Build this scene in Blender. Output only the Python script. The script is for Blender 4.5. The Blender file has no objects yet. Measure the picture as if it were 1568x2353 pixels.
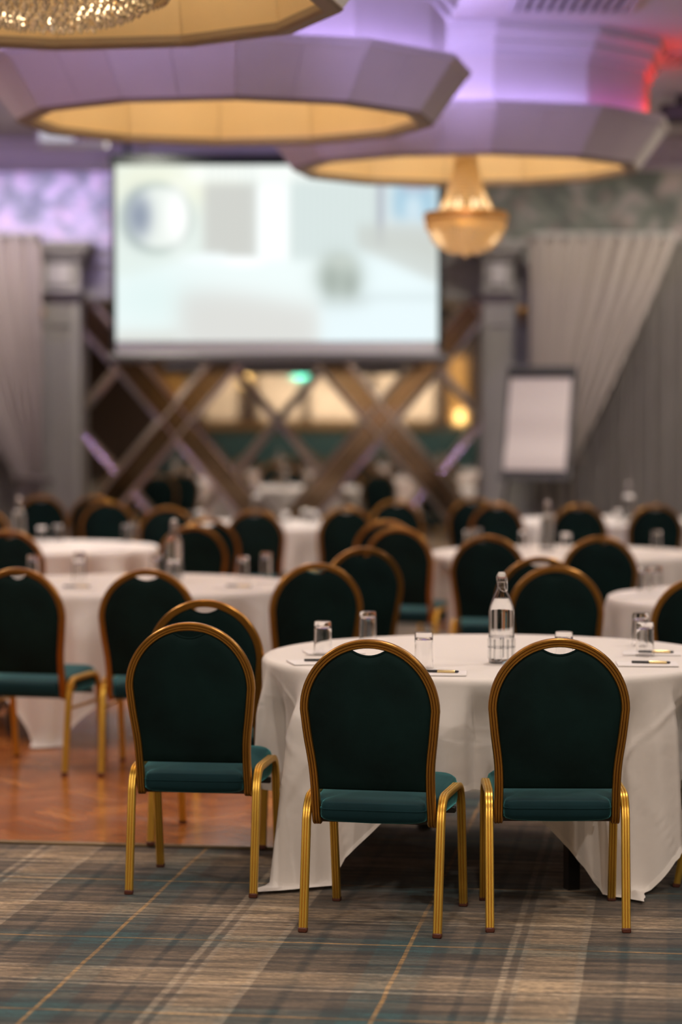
import bpy, bmesh, math, random
from math import sin, cos, pi, radians as R, sqrt, atan2, exp
from mathutils import Vector

# ------------------------------------------------------------------ camera, light, exposure
SC = bpy.context.scene
COL = SC.collection
F, HOR, HCAM = 5700.0, 945.0, 1.62          # focal length in px, horizon row, camera height
def W(x, y, d):                              # photo pixel + distance -> world point
    return Vector(((x-784.0)*d/F, d, HCAM-(y-HOR)*d/F))

cam = bpy.data.cameras.new('camera'); camo = bpy.data.objects.new('camera', cam); COL.objects.link(camo)
cam.sensor_fit = 'HORIZONTAL'; cam.sensor_width = 24.0; cam.lens = F/1568*24
camo.location = (0, 0, HCAM); camo.rotation_euler = (pi/2-math.atan((1176.5-HOR)/F), 0, 0)
cam.clip_start = 0.05; cam.clip_end = 200
cam.dof.use_dof = True; cam.dof.focus_distance = 7.75; cam.dof.aperture_fstop = 1.45; cam.dof.aperture_blades = 0
SC.camera = camo
vs = SC.view_settings
vs.view_transform = 'Standard'; vs.look = 'None'; vs.gamma = 1.0; vs.use_curve_mapping = False
vs.exposure = 0.0
try:
    SC.cycles.use_denoising = True; SC.cycles.max_bounces = 10; SC.cycles.transmission_bounces = 10
    SC.cycles.sample_clamp_indirect = 4.0; SC.cycles.blur_glossy = 0.5
except Exception: pass
world = bpy.data.worlds.new('world'); SC.world = world; world.use_nodes = True
world.node_tree.nodes['Background'].inputs[0].default_value = (0.9, 0.75, 0.6, 1)
world.node_tree.nodes['Background'].inputs[1].default_value = 0.02

CEIL = 3.95
WARM = (1.0, 0.88, 0.775)
def area(name, loc, power, col, size, rot=(0, 0, 0), spread=180, shape='DISK', size_y=None):
    l = bpy.data.lights.new(name, 'AREA'); l.energy = power; l.color = col; l.shape = shape; l.size = size
    if size_y: l.size_y = size_y
    l.spread = R(spread)
    o = bpy.data.objects.new(name, l); COL.objects.link(o); o.location = loc; o.rotation_euler = rot
    return o
DOWN = [(-2.6, 6.2, 34), (0.2, 6.6, 26), (2.6, 6.6, 22), (0.9, 9.4, 24), (3.2, 9.6, 24), (-3.0, 10.2, 44),
        (-3.4, 13.6, 40), (2.6, 12.6, 40), (3.2, 16.0, 42), (-3.0, 17.2, 42), (-0.9, 16.8, 42), (1.0, 19.6, 40),
        (3.0, 20.4, 30), (-1.6, 20.6, 32), (-2.5, 3.0, 78), (0.3, 2.6, 66), (2.5, 3.0, 78), (-1.5, -1.5, 70), (1.5, -1.5, 70),
        (-2.2, -6.4, 70), (0.2, -6.4, 150), (2.4, -6.4, 120)]
for x, y, p in DOWN:
    area('downlight_lamp', (x, y, CEIL-0.03), p, WARM, 0.16, spread=150)

# added fill lights, unseen behind the ceiling bulkhead, that brighten the stage wall
for x, p in ((-3.9, 26), (-2.5, 20), (1.9, 14), (3.4, 19)):
    area('stage_fill_light', (x, 22.35, CEIL-0.03), p, WARM, 0.3, rot=(R(25), 0, 0), spread=150)

# added purple spots, out of view, tinting the coffers, ceiling and bulkhead
def spot(name, loc, aim, power, col, deg, blend=0.6, rad=0.06):
    l = bpy.data.lights.new(name, 'SPOT'); l.energy = power; l.color = col; l.spot_size = R(deg); l.spot_blend = blend; l.shadow_soft_size = rad
    o = bpy.data.objects.new(name, l); COL.objects.link(o); o.location = loc
    o.rotation_euler = (Vector(aim)-Vector(loc)).to_track_quat('-Z', 'Y').to_euler()
spot('purple_fill_spot', (0.55, 8.4, 3.45), (1.5, 14.6, 3.93), 320, (0.55, 0.42, 1.0), 44)
spot('purple_fill_spot', (-4.8, 9.0, 3.0), (-1.2, 13.2, 3.45), 160, (0.52, 0.40, 1.0), 26)
spot('purple_fill_spot', (-5.4, 14.0, 2.5), (-2.2, 21.0, 3.9), 420, (0.50, 0.40, 1.0), 30)

# ------------------------------------------------------------------ materials
MATS = {}
def lin(c):
    return tuple(((v/255)/12.92 if v/255 <= 0.04045 else (((v/255)+0.055)/1.055)**2.4) for v in c)
def N(nt, typ, **kw):
    n = nt.nodes.new(typ)
    for k, v in kw.items():
        if k in n.inputs: n.inputs[k].default_value = v
        else: setattr(n, k, v)
    return n
def mat(name, col, rough=0.5, metal=0.0, noise=None, bump=None, **extra):
    """principled material; noise=(scale, amount, stretch) varies the colour, bump=(scale, strength)"""
    m = bpy.data.materials.new(name); m.use_nodes = True; nt = m.node_tree; b = nt.nodes['Principled BSDF']
    c = (*col, 1)
    b.inputs['Base Color'].default_value = c; b.inputs['Roughness'].default_value = rough; b.inputs['Metallic'].default_value = metal
    for k, v in extra.items(): b.inputs[k.replace('_', ' ')].default_value = v
    if noise or bump:
        tc = N(nt, 'ShaderNodeTexCoord')
    if noise:
        sc, am, st = noise
        mp = N(nt, 'ShaderNodeMapping'); mp.inputs['Scale'].default_value = st
        nt.links.new(tc.outputs['Object'], mp.inputs['Vector'])
        nz = N(nt, 'ShaderNodeTexNoise', Scale=sc, Detail=4.0)
        nt.links.new(mp.outputs[0], nz.inputs['Vector'])
        rp = N(nt, 'ShaderNodeValToRGB')
        rp.color_ramp.elements[0].position = 0.3; rp.color_ramp.elements[1].position = 0.7
        rp.color_ramp.elements[0].color = (*[v*(1-am) for v in col], 1)
        rp.color_ramp.elements[1].color = (*[min(1, v*(1+am)) for v in col], 1)
        nt.links.new(nz.outputs['Fac'], rp.inputs[0]); nt.links.new(rp.outputs[0], b.inputs['Base Color'])
    if bump:
        nb = N(nt, 'ShaderNodeTexNoise', Scale=bump[0], Detail=3.0)
        nt.links.new(tc.outputs['Object'], nb.inputs['Vector'])
        bp = N(nt, 'ShaderNodeBump', Strength=bump[1], Distance=0.01)
        nt.links.new(nb.outputs['Fac'], bp.inputs['Height']); nt.links.new(bp.outputs[0], b.inputs['Normal'])
    MATS[name] = m
    return m
def emit(name, col, s):
    m = bpy.data.materials.new(name); m.use_nodes = True; nt = m.node_tree; nt.nodes.clear()
    e = N(nt, 'ShaderNodeEmission'); e.inputs[0].default_value = (*col, 1); e.inputs[1].default_value = s
    o = N(nt, 'ShaderNodeOutputMaterial'); nt.links.new(e.outputs[0], o.inputs[0]); MATS[name] = m
    return m

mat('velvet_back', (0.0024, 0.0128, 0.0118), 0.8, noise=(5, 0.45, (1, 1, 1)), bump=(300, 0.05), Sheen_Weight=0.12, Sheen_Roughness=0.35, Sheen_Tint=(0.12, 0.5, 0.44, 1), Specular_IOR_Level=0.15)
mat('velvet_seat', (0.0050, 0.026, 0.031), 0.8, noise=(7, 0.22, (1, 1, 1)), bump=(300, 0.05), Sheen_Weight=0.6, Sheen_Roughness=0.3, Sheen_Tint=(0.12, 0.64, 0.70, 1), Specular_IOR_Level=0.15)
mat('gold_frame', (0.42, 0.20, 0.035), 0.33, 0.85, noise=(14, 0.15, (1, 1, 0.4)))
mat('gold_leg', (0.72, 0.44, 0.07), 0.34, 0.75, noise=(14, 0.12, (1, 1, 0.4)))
mat('foot_rubber', (0.10, 0.025, 0.012), 0.5)
mat('linen', (0.80, 0.74, 0.69), 0.85, bump=(9, 0.5), Sheen_Weight=0.1)
mat('hem', (0.84, 0.78, 0.72), 0.85)
mat('table_wood', (0.20, 0.12, 0.07), 0.5, noise=(12, 0.2, (1, 6, 1)))
mat('black_metal', (0.012, 0.011, 0.011), 0.45)
mat('paper', (0.85, 0.80, 0.78), 0.7)
mat('pen_black', (0.01, 0.01, 0.01), 0.3)
mat('pen_gold', (0.8, 0.62, 0.3), 0.25, 0.9)
mat('ceramic', (0.86, 0.83, 0.78), 0.3)
mat('steel_wire', (0.6, 0.58, 0.55), 0.3, 1.0)
mat('rubber_red', (0.3, 0.06, 0.03), 0.5)
mat('glass', (1, 1, 1), 0.02, Transmission_Weight=1.0, IOR=1.45)
mat('water', (0.99, 1, 1), 0.0, Transmission_Weight=1.0, IOR=1.33)
mat('ceiling_paint', (0.58, 0.55, 0.55), 0.8, noise=(1.2, 0.04, (1, 1, 1)))
mat('wall_paint', (0.58, 0.52, 0.46), 0.8, noise=(1.5, 0.05, (1, 1, 1)))
mat('coffer_paint', (0.60, 0.57, 0.54), 0.6, noise=(2, 0.05, (1, 1, 1)))
mat('coffer_gold', (0.80, 0.65, 0.39), 0.5, noise=(2, 0.05, (1, 1, 1)))
mat('rim_paint', (0.25, 0.20, 0.15), 0.5)
mat('moulding', (0.62, 0.60, 0.60), 0.6)
mat('column_paint', (0.40, 0.39, 0.36), 0.6, noise=(3, 0.05, (1, 1, 1)))
mat('drape', (0.50, 0.45, 0.40), 0.9, noise=(3, 0.06, (2, 1, 0.4)))
mat('drape_left', (0.52, 0.46, 0.45), 0.9, noise=(3, 0.06, (2, 1, 0.4)))
mat('sheer', (0.33, 0.31, 0.275), 0.9, noise=(3, 0.06, (2, 1, 0.4)))
mat('tie', (0.16, 0.13, 0.12), 0.8)
mat('brass', (0.55, 0.30, 0.07), 0.3, 0.9)
mat('screen_black', (0.006, 0.012, 0.010), 0.7)
mat('screen_border', (0.55, 0.55, 0.56), 0.8)
mat('screen_bar', (0.09, 0.085, 0.08), 0.4)
mat('mirror', (0.80, 0.78, 0.74), 0.03, 1.0)
mat('mirror_bevel', (0.72, 0.66, 0.58), 0.16, 1.0)
mat('mirror_bronze', (0.32, 0.23, 0.15), 0.12, 1.0)
mat('grey_plastic', (0.10, 0.10, 0.10), 0.5)
mat('white_plastic', (0.75, 0.74, 0.76), 0.5)
mat('vent_dark', (0.02, 0.015, 0.012), 0.6)
mat('vent_slat', (0.5, 0.48, 0.50), 0.5)
mat('chart_paper', (0.86, 0.79, 0.75), 0.8)
mat('wood_dark', (0.035, 0.018, 0.010), 0.5, noise=(8, 0.3, (4, 4, 0.6)))
mat('teal_panel', (0.006, 0.035, 0.035), 0.6)
mat('cream_panel', (0.80, 0.64, 0.46), 0.7, noise=(2, 0.1, (1, 1, 1)))
mat('amber', (0.45, 0.24, 0.06), 0.6)
mat('parquet_a', (0.42, 0.125, 0.022), 0.26, noise=(14, 0.28, (1, 9, 1)), Coat_Weight=0.3, Coat_Roughness=0.15)
mat('parquet_b', (0.32, 0.088, 0.016), 0.26, noise=(14, 0.28, (1, 9, 1)), Coat_Weight=0.3, Coat_Roughness=0.15)
mat('parquet_c', (0.50, 0.17, 0.036), 0.26, noise=(14, 0.28, (1, 9, 1)), Coat_Weight=0.3, Coat_Roughness=0.15)
mat('parquet_gap', (0.05, 0.018, 0.008), 0.6)
mat('floor_trim', (0.30, 0.22, 0.13), 0.35, 0.6)
emit('bulb', (1.0, 0.76, 0.45), 2.5)
emit('led_purple', (0.52, 0.38, 1.0), 17.0)
emit('led_purple_bright', (0.55, 0.42, 1.0), 150.0)
emit('led_pink', (0.85, 0.16, 0.70), 7.0)
emit('led_red', (1.0, 0.02, 0.02), 45.0)
emit('unit_glow', (0.80, 0.76, 0.86), 0.62)
emit('led_green', (0.10, 0.9, 0.62), 12.0)
emit('lamp_amber', (1.0, 0.62, 0.22), 8.0)

def pile(name, tint, rough):
    """add a second sheen lobe for long velvet pile"""
    nt = MATS[name].node_tree; b = nt.nodes['Principled BSDF']; o = nt.nodes['Material Output']
    sh = N(nt, 'ShaderNodeBsdfSheen'); sh.inputs['Color'].default_value = (*tint, 1); sh.inputs['Roughness'].default_value = rough
    ad = N(nt, 'ShaderNodeAddShader'); nt.links.new(b.outputs[0], ad.inputs[0]); nt.links.new(sh.outputs[0], ad.inputs[1]); nt.links.new(ad.outputs[0], o.inputs['Surface'])
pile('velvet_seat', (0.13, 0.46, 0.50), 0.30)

def crystal(name, tint, tr, gloss=0.2):
    m = bpy.data.materials.new(name); m.use_nodes = True; nt = m.node_tree; nt.nodes.clear()
    g = N(nt, 'ShaderNodeBsdfGlass', Roughness=0.02, IOR=1.6); g.inputs['Color'].default_value = (*tint, 1)
    t = N(nt, 'ShaderNodeBsdfTranslucent'); t.inputs['Color'].default_value = (*tint, 1)
    gl = N(nt, 'ShaderNodeBsdfGlossy', Roughness=0.05); gl.inputs['Color'].default_value = (1, 0.95, 0.85, 1)
    a = N(nt, 'ShaderNodeMixShader'); a.inputs[0].default_value = tr
    b = N(nt, 'ShaderNodeMixShader'); b.inputs[0].default_value = gloss
    o = N(nt, 'ShaderNodeOutputMaterial')
    nt.links.new(g.outputs[0], a.inputs[1]); nt.links.new(t.outputs[0], a.inputs[2])
    nt.links.new(a.outputs[0], b.inputs[1]); nt.links.new(gl.outputs[0], b.inputs[2]); nt.links.new(b.outputs[0], o.inputs[0])
    MATS[name] = m
crystal('crystal', (1.0, 0.90, 0.70), 0.7)
crystal('crystal_clear', (1.0, 0.96, 0.90), 0.12, 0.4)

def carpet_material():
    """tartan carpet: two crossed sets of bands, woven as streaks along one direction"""
    m = bpy.data.materials.new('carpet'); m.use_nodes = True; nt = m.node_tree; b = nt.nodes['Principled BSDF']; L = nt.links.new
    tc = N(nt, 'ShaderNodeTexCoord')
    mp = N(nt, 'ShaderNodeMapping', vector_type='POINT'); mp.inputs['Rotation'].default_value = (0, 0, R(7.7))
    L(tc.outputs['Object'], mp.inputs['Vector'])
    sp = N(nt, 'ShaderNodeSeparateXYZ'); L(mp.outputs[0], sp.inputs[0])
    def math_(op, a, bval=None):
        n = N(nt, 'ShaderNodeMath', operation=op)
        if isinstance(a, (int, float)): n.inputs[0].default_value = a
        else: L(a, n.inputs[0])
        if bval is not None:
            if isinstance(bval, (int, float)): n.inputs[1].default_value = bval
            else: L(bval, n.inputs[1])
        return n.outputs[0]
    PER = 0.925
    # streak noises: long along u (x) and long along v (y)
    def noise(scale_vec, sc, det=2.0):
        q = N(nt, 'ShaderNodeMapping'); q.inputs['Scale'].default_value = scale_vec; L(mp.outputs[0], q.inputs['Vector'])
        n = N(nt, 'ShaderNodeTexNoise', Scale=sc, Detail=det); L(q.outputs[0], n.inputs['Vector'])
        return n.outputs['Fac']
    wob = math_('MULTIPLY', math_('SUBTRACT', noise((1, 1, 1), 5.0), 0.5), 0.010)
    def bands(coord, off):
        fr = math_('FRACT', math_('DIVIDE', math_('ADD', math_('ADD', coord, off), wob), PER))
        rp = N(nt, 'ShaderNodeValToRGB'); rp.color_ramp.interpolation = 'LINEAR'
        teal, dark, brown, taupe, light, white, must = (0.012, 0.062, 0.066), (0.018, 0.018, 0.015), (0.105, 0.070, 0.042), (0.165, 0.115, 0.073), (0.45, 0.315, 0.185), (0.48, 0.37, 0.25), (0.50, 0.27, 0.065)
        stops = [(0.0, must), (0.013, must), (0.016, teal), (0.085, teal), (0.095, dark), (0.13, dark), (0.14, brown), (0.215, taupe), (0.225, dark), (0.24, dark), (0.25, taupe),
                 (0.33, brown), (0.335, white), (0.352, white), (0.358, taupe), (0.378, taupe), (0.382, white), (0.395, white), (0.40, light), (0.56, light), (0.565, white), (0.585, white), (0.59, brown),
                 (0.68, taupe), (0.70, dark), (0.715, dark), (0.73, taupe), (0.84, brown), (0.85, dark), (0.90, dark), (0.91, teal), (0.988, teal), (0.991, must)]
        # a colour ramp holds at most 32 stops
        stops = stops[:32]
        el = rp.color_ramp.elements
        el[0].position = stops[0][0]; el[0].color = (*stops[0][1], 1); el[1].position = stops[-1][0]; el[1].color = (*stops[-1][1], 1)
        for p, c in stops[1:-1]:
            e = el.new(p); e.color = (*c, 1)
        L(fr, rp.inputs[0])
        return rp.outputs[0]
    ca = cos(R(7.7)); sa = sin(R(7.7))
    # rotated frame: u = x*ca - y*sa ; v = x*sa + y*ca ; offsets put a mustard crossing where the photo has one
    cu = bands(sp.outputs[0], -(-0.66*ca - 8.0*sa)+0.0)
    cv = bands(sp.outputs[1], -(-0.70*sa + 7.58*ca)+0.0)
    # weave mask: streaks along u decide which yarn shows
    st = noise((1.2, 30, 1), 6.0, 3.0)
    st2 = noise((30, 260, 1), 2.0, 1.0)
    mask = N(nt, 'ShaderNodeMapRange'); mask.inputs['From Min'].default_value = 0.40; mask.inputs['From Max'].default_value = 0.60
    L(math_('ADD', math_('MULTIPLY', st, 0.6), math_('MULTIPLY', st2, 0.4)), mask.inputs['Value'])
    mix = N(nt, 'ShaderNodeMix', data_type='RGBA'); L(mask.outputs[0], mix.inputs[0]); L(cv, mix.inputs[6]); L(cu, mix.inputs[7])
    # average with the plain 50/50 blend so that both sets stay readable
    avg = N(nt, 'ShaderNodeMix', data_type='RGBA'); avg.inputs[0].default_value = 0.5; L(cu, avg.inputs[6]); L(cv, avg.inputs[7])
    mx2 = N(nt, 'ShaderNodeMix', data_type='RGBA'); mx2.inputs[0].default_value = 0.5; L(mix.outputs[2], mx2.inputs[6]); L(avg.outputs[2], mx2.inputs[7])
    # dark dashes of the pile
    dash = noise((14, 190, 1), 3.0, 2.0)
    dr = N(nt, 'ShaderNodeMapRange'); dr.inputs['From Min'].default_value = 0.40; dr.inputs['From Max'].default_value = 0.62
    dr.inputs['To Min'].default_value = 0.35; dr.inputs['To Max'].default_value = 1.45; L(dash, dr.inputs['Value'])
    sk = noise((1.6, 12, 1), 2.6, 3.0)
    sr = N(nt, 'ShaderNodeMapRange'); sr.inputs['From Min'].default_value = 0.36; sr.inputs['From Max'].default_value = 0.60
    sr.inputs['To Min'].default_value = 0.38; sr.inputs['To Max'].default_value = 1.15; L(sk, sr.inputs['Value'])
    hs = N(nt, 'ShaderNodeMix', data_type='RGBA', blend_type='MULTIPLY'); hs.inputs[0].default_value = 1.0
    L(mx2.outputs[2], hs.inputs[6])
    cr = N(nt, 'ShaderNodeCombineColor'); pr_ = math_('MULTIPLY', dr.outputs[0], sr.outputs[0]); [L(pr_, cr.inputs[i]) for i in range(3)]
    L(cr.outputs[0], hs.inputs[7]); L(hs.outputs[2], b.inputs['Base Color'])
    b.inputs['Roughness'].default_value = 0.95
    b.inputs['Sheen Weight'].default_value = 0.15
    bp = N(nt, 'ShaderNodeBump', Strength=0.35, Distance=0.004); L(dash, bp.inputs['Height']); L(bp.outputs[0], b.inputs['Normal'])
    MATS['carpet'] = m
carpet_material()

def frieze_material():
    m = bpy.data.materials.new('frieze_paper'); m.use_nodes = True; nt = m.node_tree; b = nt.nodes['Principled BSDF']; L = nt.links.new
    tc = N(nt, 'ShaderNodeTexCoord')
    n1 = N(nt, 'ShaderNodeTexNoise', Scale=3.2, Detail=3.0, Distortion=0.8); L(tc.outputs['Object'], n1.inputs['Vector'])
    v1 = N(nt, 'ShaderNodeTexVoronoi', Scale=4.5); L(tc.outputs['Object'], v1.inputs['Vector'])
    r1 = N(nt, 'ShaderNodeValToRGB'); e = r1.color_ramp.elements
    e[0].position = 0.36; e[0].color = (0.13, 0.15, 0.13, 1); e[1].position = 0.66; e[1].color = (0.78, 0.66, 0.61, 1)
    k = e.new(0.48); k.color = (0.27, 0.31, 0.24, 1); k = e.new(0.56); k.color = (0.54, 0.50, 0.46, 1)
    L(n1.outputs['Fac'], r1.inputs[0])
    r2 = N(nt, 'ShaderNodeValToRGB'); e = r2.color_ramp.elements
    e[0].position = 0.15; e[0].color = (0.62, 0.44, 0.42, 1); e[1].position = 0.5; e[1].color = (0.25, 0.27, 0.24, 1)
    L(v1.outputs['Distance'], r2.inputs[0])
    mx = N(nt, 'ShaderNodeMix', data_type='RGBA'); mx.inputs[0].default_value = 0.35; L(r1.outputs[0], mx.inputs[6]); L(r2.outputs[0], mx.inputs[7])
    L(mx.outputs[2], b.inputs['Base Color']); b.inputs['Roughness'].default_value = 0.7
    MATS['frieze_paper'] = m
frieze_material()

# ------------------------------------------------------------------ mesh helpers
def mesh(name, verts, faces, m=None, smooth=True, angle=38):
    me = bpy.data.meshes.new(name); me.from_pydata([tuple(v) for v in verts], [], faces); me.update()
    if m: me.materials.append(MATS[m])
    if smooth and len(me.polygons):
        me.polygons.foreach_set('use_smooth', [True]*len(me.polygons)); me.set_sharp_from_angle(angle=R(angle))
    return me
def obj(name, me, parent=None, loc=(0, 0, 0), rot=(0, 0, 0)):
    o = bpy.data.objects.new(name, me); COL.objects.link(o); o.location = loc; o.rotation_euler = rot
    if parent is not None: o.parent = parent
    return o
def thing(name, label, cat, loc=(0, 0, 0), rotz=0.0, group=None):
    o = bpy.data.objects.new(name, None); COL.objects.link(o); o.location = loc; o.rotation_euler = (0, 0, rotz)
    o.empty_display_size = 0.1
    tag(o, label, cat, group); return o
def tag(o, label=None, cat=None, group=None, kind=None):
    if label: o['label'] = label
    if cat: o['category'] = cat
    if group: o['group'] = group
    if kind: o['kind'] = kind
    return o
def dup(root, loc, rotz, label, group=None):
    r = root.copy(); COL.objects.link(r); r.location = loc; r.rotation_euler = (0, 0, rotz); r['label'] = label
    if group: r['group'] = group
    for ch in list(root.children):
        c = ch.copy(); COL.objects.link(c); c.parent = r
        for g in list(ch.children):
            d = g.copy(); COL.objects.link(d); d.parent = c
    return r

class MB:
    def __init__(s): s.v = []; s.f = []
    def add(s, v, f):
        o = len(s.v); s.v += [tuple(p) for p in v]; s.f += [tuple(i+o for i in q) for q in f]; return s
    def box(s, c, size, rotz=0.0, ch=0.0):
        """box with chamfered edges"""
        bm = bmesh.new(); bmesh.ops.create_cube(bm, size=1.0)
        for v in bm.verts: v.co = Vector((v.co.x*size[0], v.co.y*size[1], v.co.z*size[2]))
        if ch > 0: bmesh.ops.bevel(bm, geom=list(bm.edges), offset=ch, segments=1, affect='EDGES', profile=0.5)
        ca, sa = cos(rotz), sin(rotz)
        vs = [(c[0]+v.co.x*ca-v.co.y*sa, c[1]+v.co.x*sa+v.co.y*ca, c[2]+v.co.z) for v in bm.verts]
        bm.verts.index_update(); fs = [tuple(v.index for v in f.verts) for f in bm.faces]; bm.free()
        return s.add(vs, fs)
    def lathe(s, prof, n=24, c=(0, 0, 0), close=False):
        vs = []; fs = []; k = len(prof)
        for i in range(n):
            a = 2*pi*i/n
            for r, z in prof: vs.append((c[0]+r*cos(a), c[1]+r*sin(a), c[2]+z))
        for i in range(n):
            j = (i+1) % n
            for q in range(k if close else k-1):
                q2 = (q+1) % k
                fs.append((i*k+q, j*k+q, j*k+q2, i*k+q2))
        return s.add(vs, fs)
    def sweep(s, path, prof, normal0, closed=False, caps=True):
        """sweep a closed 2-D profile along a path with a rotation-minimising frame"""
        P = [Vector(p) for p in path]; n = len(P); k = len(prof)
        T = []
        for i in range(n):
            if closed: t = P[(i+1) % n]-P[i-1]
            else: t = P[min(i+1, n-1)]-P[max(i-1, 0)]
            T.append(t.normalized())
        u = Vector(normal0); vs = []
        for i in range(n):
            u = (u-T[i]*u.dot(T[i])).normalized(); w = T[i].cross(u)
            for a, b in prof: vs.append(P[i]+u*a+w*b)
        fs = []
        for i in range(n if closed else n-1):
            j = (i+1) % n
            for q in range(k):
                q2 = (q+1) % k; fs.append((i*k+q, i*k+q2, j*k+q2, j*k+q))
        if caps and not closed:
            fs.append(tuple(range(k-1, -1, -1))); fs.append(tuple((n-1)*k+q for q in range(k)))
        return s.add(vs, fs)
    def tube(s, path, r, n=8, closed=False):
        P = [Vector(p) for p in path]; t = (P[1]-P[0]).normalized()
        a = Vector((0, 0, 1)) if abs(t.z) < 0.9 else Vector((1, 0, 0))
        return s.sweep(path, [(r*cos(2*pi*i/n), r*sin(2*pi*i/n)) for i in range(n)], a, closed)
    def me(s, name, m, smooth=True, angle=38): return mesh(name, s.v, s.f, m, smooth, angle)
    def obj(s, name, m, parent=None, loc=(0, 0, 0), rot=(0, 0, 0), smooth=True, angle=38):
        return obj(name, s.me(name, m, smooth, angle), parent, loc, rot)

def spline(pts, n):
    """Catmull-Rom through pts, n samples per span"""
    P = [Vector(p) for p in pts]; out = []
    for i in range(len(P)-1):
        p0 = P[i-1] if i > 0 else P[i]*2-P[i+1]; p1 = P[i]; p2 = P[i+1]; p3 = P[i+2] if i+2 < len(P) else P[i+1]*2-P[i]
        for k in range(n):
            t = k/n
            out.append(0.5*((2*p1)+(p2-p0)*t+(2*p0-5*p1+4*p2-p3)*t*t+(3*p1-p0-3*p2+p3)*t**3))
    out.append(P[-1]); return out

def struct(o): o['kind'] = 'structure'; return o

# ------------------------------------------------------------------ room shell
XL, XR, YB, YR = -6.2, 6.2, 24.25, -8.0
struct(MB().box(((XL+XR)/2, (YB+YR)/2, -0.05), (XR-XL, YB-YR, 0.1)).obj('floor', 'carpet'))
struct(MB().box(((XL+XR)/2, (YB+YR)/2, CEIL+0.06), (XR-XL, YB-YR, 0.12)).obj('ceiling', 'ceiling_paint'))
struct(MB().box((XL-0.06, (YB+YR)/2, CEIL/2), (0.12, YB-YR, CEIL)).obj('wall_left', 'wall_paint'))
struct(MB().box((XR+0.06, (YB+YR)/2, CEIL/2), (0.12, YB-YR, CEIL)).obj('wall_right', 'wall_paint'))
struct(MB().box(((XL+XR)/2, YB+0.06, CEIL/2), (XR-XL, 0.12, CEIL)).obj('wall_back', 'column_paint'))
# rear wall behind the viewer (seen only in the mirrors)
wr = struct(MB().box(((XL+XR)/2, YR-0.06, CEIL/2), (XR-XL, 0.12, CEIL)).obj('wall_rear', 'wood_dark'))
for x0, x1 in ((-1.85, -0.9), (-0.7, 0.6), (0.8, 2.1), (-3.1, -2.35)):
    MB().box(((x0+x1)/2, YR+0.03, 2.1), (x1-x0, 0.06, 1.35), ch=0.01).obj('wall_panel', 'cream_panel', wr)
for x0, x1 in ((-4.1, -3.6), (2.45, 2.85)):
    MB().box(((x0+x1)/2, YR+0.03, 2.1), (x1-x0, 0.06, 1.5), ch=0.01).obj('wall_panel', 'amber', wr)
MB().box((0, YR+0.04, 0.62), (8.4, 0.08, 1.2), ch=0.01).obj('wainscot', 'teal_panel', wr)
MB().box((-0.6, YR+0.07, 1.28), (5.4, 0.14, 0.09), ch=0.01).obj('rail', 'brass', wr)

# frieze: patterned paper band above the columns, entablature below it, bulkhead in front at ceiling height
FZ0, FZ1 = 3.23, CEIL
struct(MB().box((0, 24.12, (FZ0+FZ1)/2), (XR-XL-0.02, 0.22, FZ1-FZ0-0.002)).obj('wall_frieze', 'frieze_paper'))
en = struct(MB().box((-0.545, 24.14, (2.69+FZ0)/2), (3.95, 0.18, FZ0-2.69)).obj('trim_1', 'column_paint'))
MB().box((-0.545, 24.03, 2.72), (3.95, 0.06, 0.06), ch=0.012).obj('moulding', 'column_paint', en)
MB().box((-0.545, 24.03, 3.05), (3.95, 0.04, 0.03), ch=0.008).obj('moulding', 'column_paint', en)
MB().box((-0.545, 24.03, 3.19), (3.95, 0.07, 0.07), ch=0.012).obj('moulding', 'column_paint', en)
BK = 21.2
bh = struct(MB().box((0, BK+0.07, 3.81), (XR-XL-0.02, 0.14, 0.279)).obj('trim_2', 'ceiling_paint'))
MB().box((0, BK-0.015, 3.69), (XR-XL-0.02, 0.03, 0.035), ch=0.008).obj('moulding', 'ceiling_paint', bh)
MB().box((0, BK-0.03, 3.915), (XR-XL-0.02, 0.06, 0.06), ch=0.015).obj('moulding', 'ceiling_paint', bh)
# purple wash on the frieze, a strip tucked behind the bulkhead
ws = thing('led_strip', 'purple LED strip tucked behind the ceiling bulkhead above left curtain', 'light', (-2.75, 23.3, 3.895))
MB().box((0, 0, 0.03), (1.9, 0.04, 0.03), ch=0.004).obj('housing', 'white_plastic', ws)
MB().box((0, 0.004, 0.01), (1.86, 0.02, 0.012)).obj('glow_face', 'led_purple', ws)
area('frieze_wash', (-2.75, 23.32, 3.885), 10, (0.50, 0.40, 1.0), 1.8, rot=(R(55), 0, 0), spread=120, shape='RECTANGLE', size_y=0.03)

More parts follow.
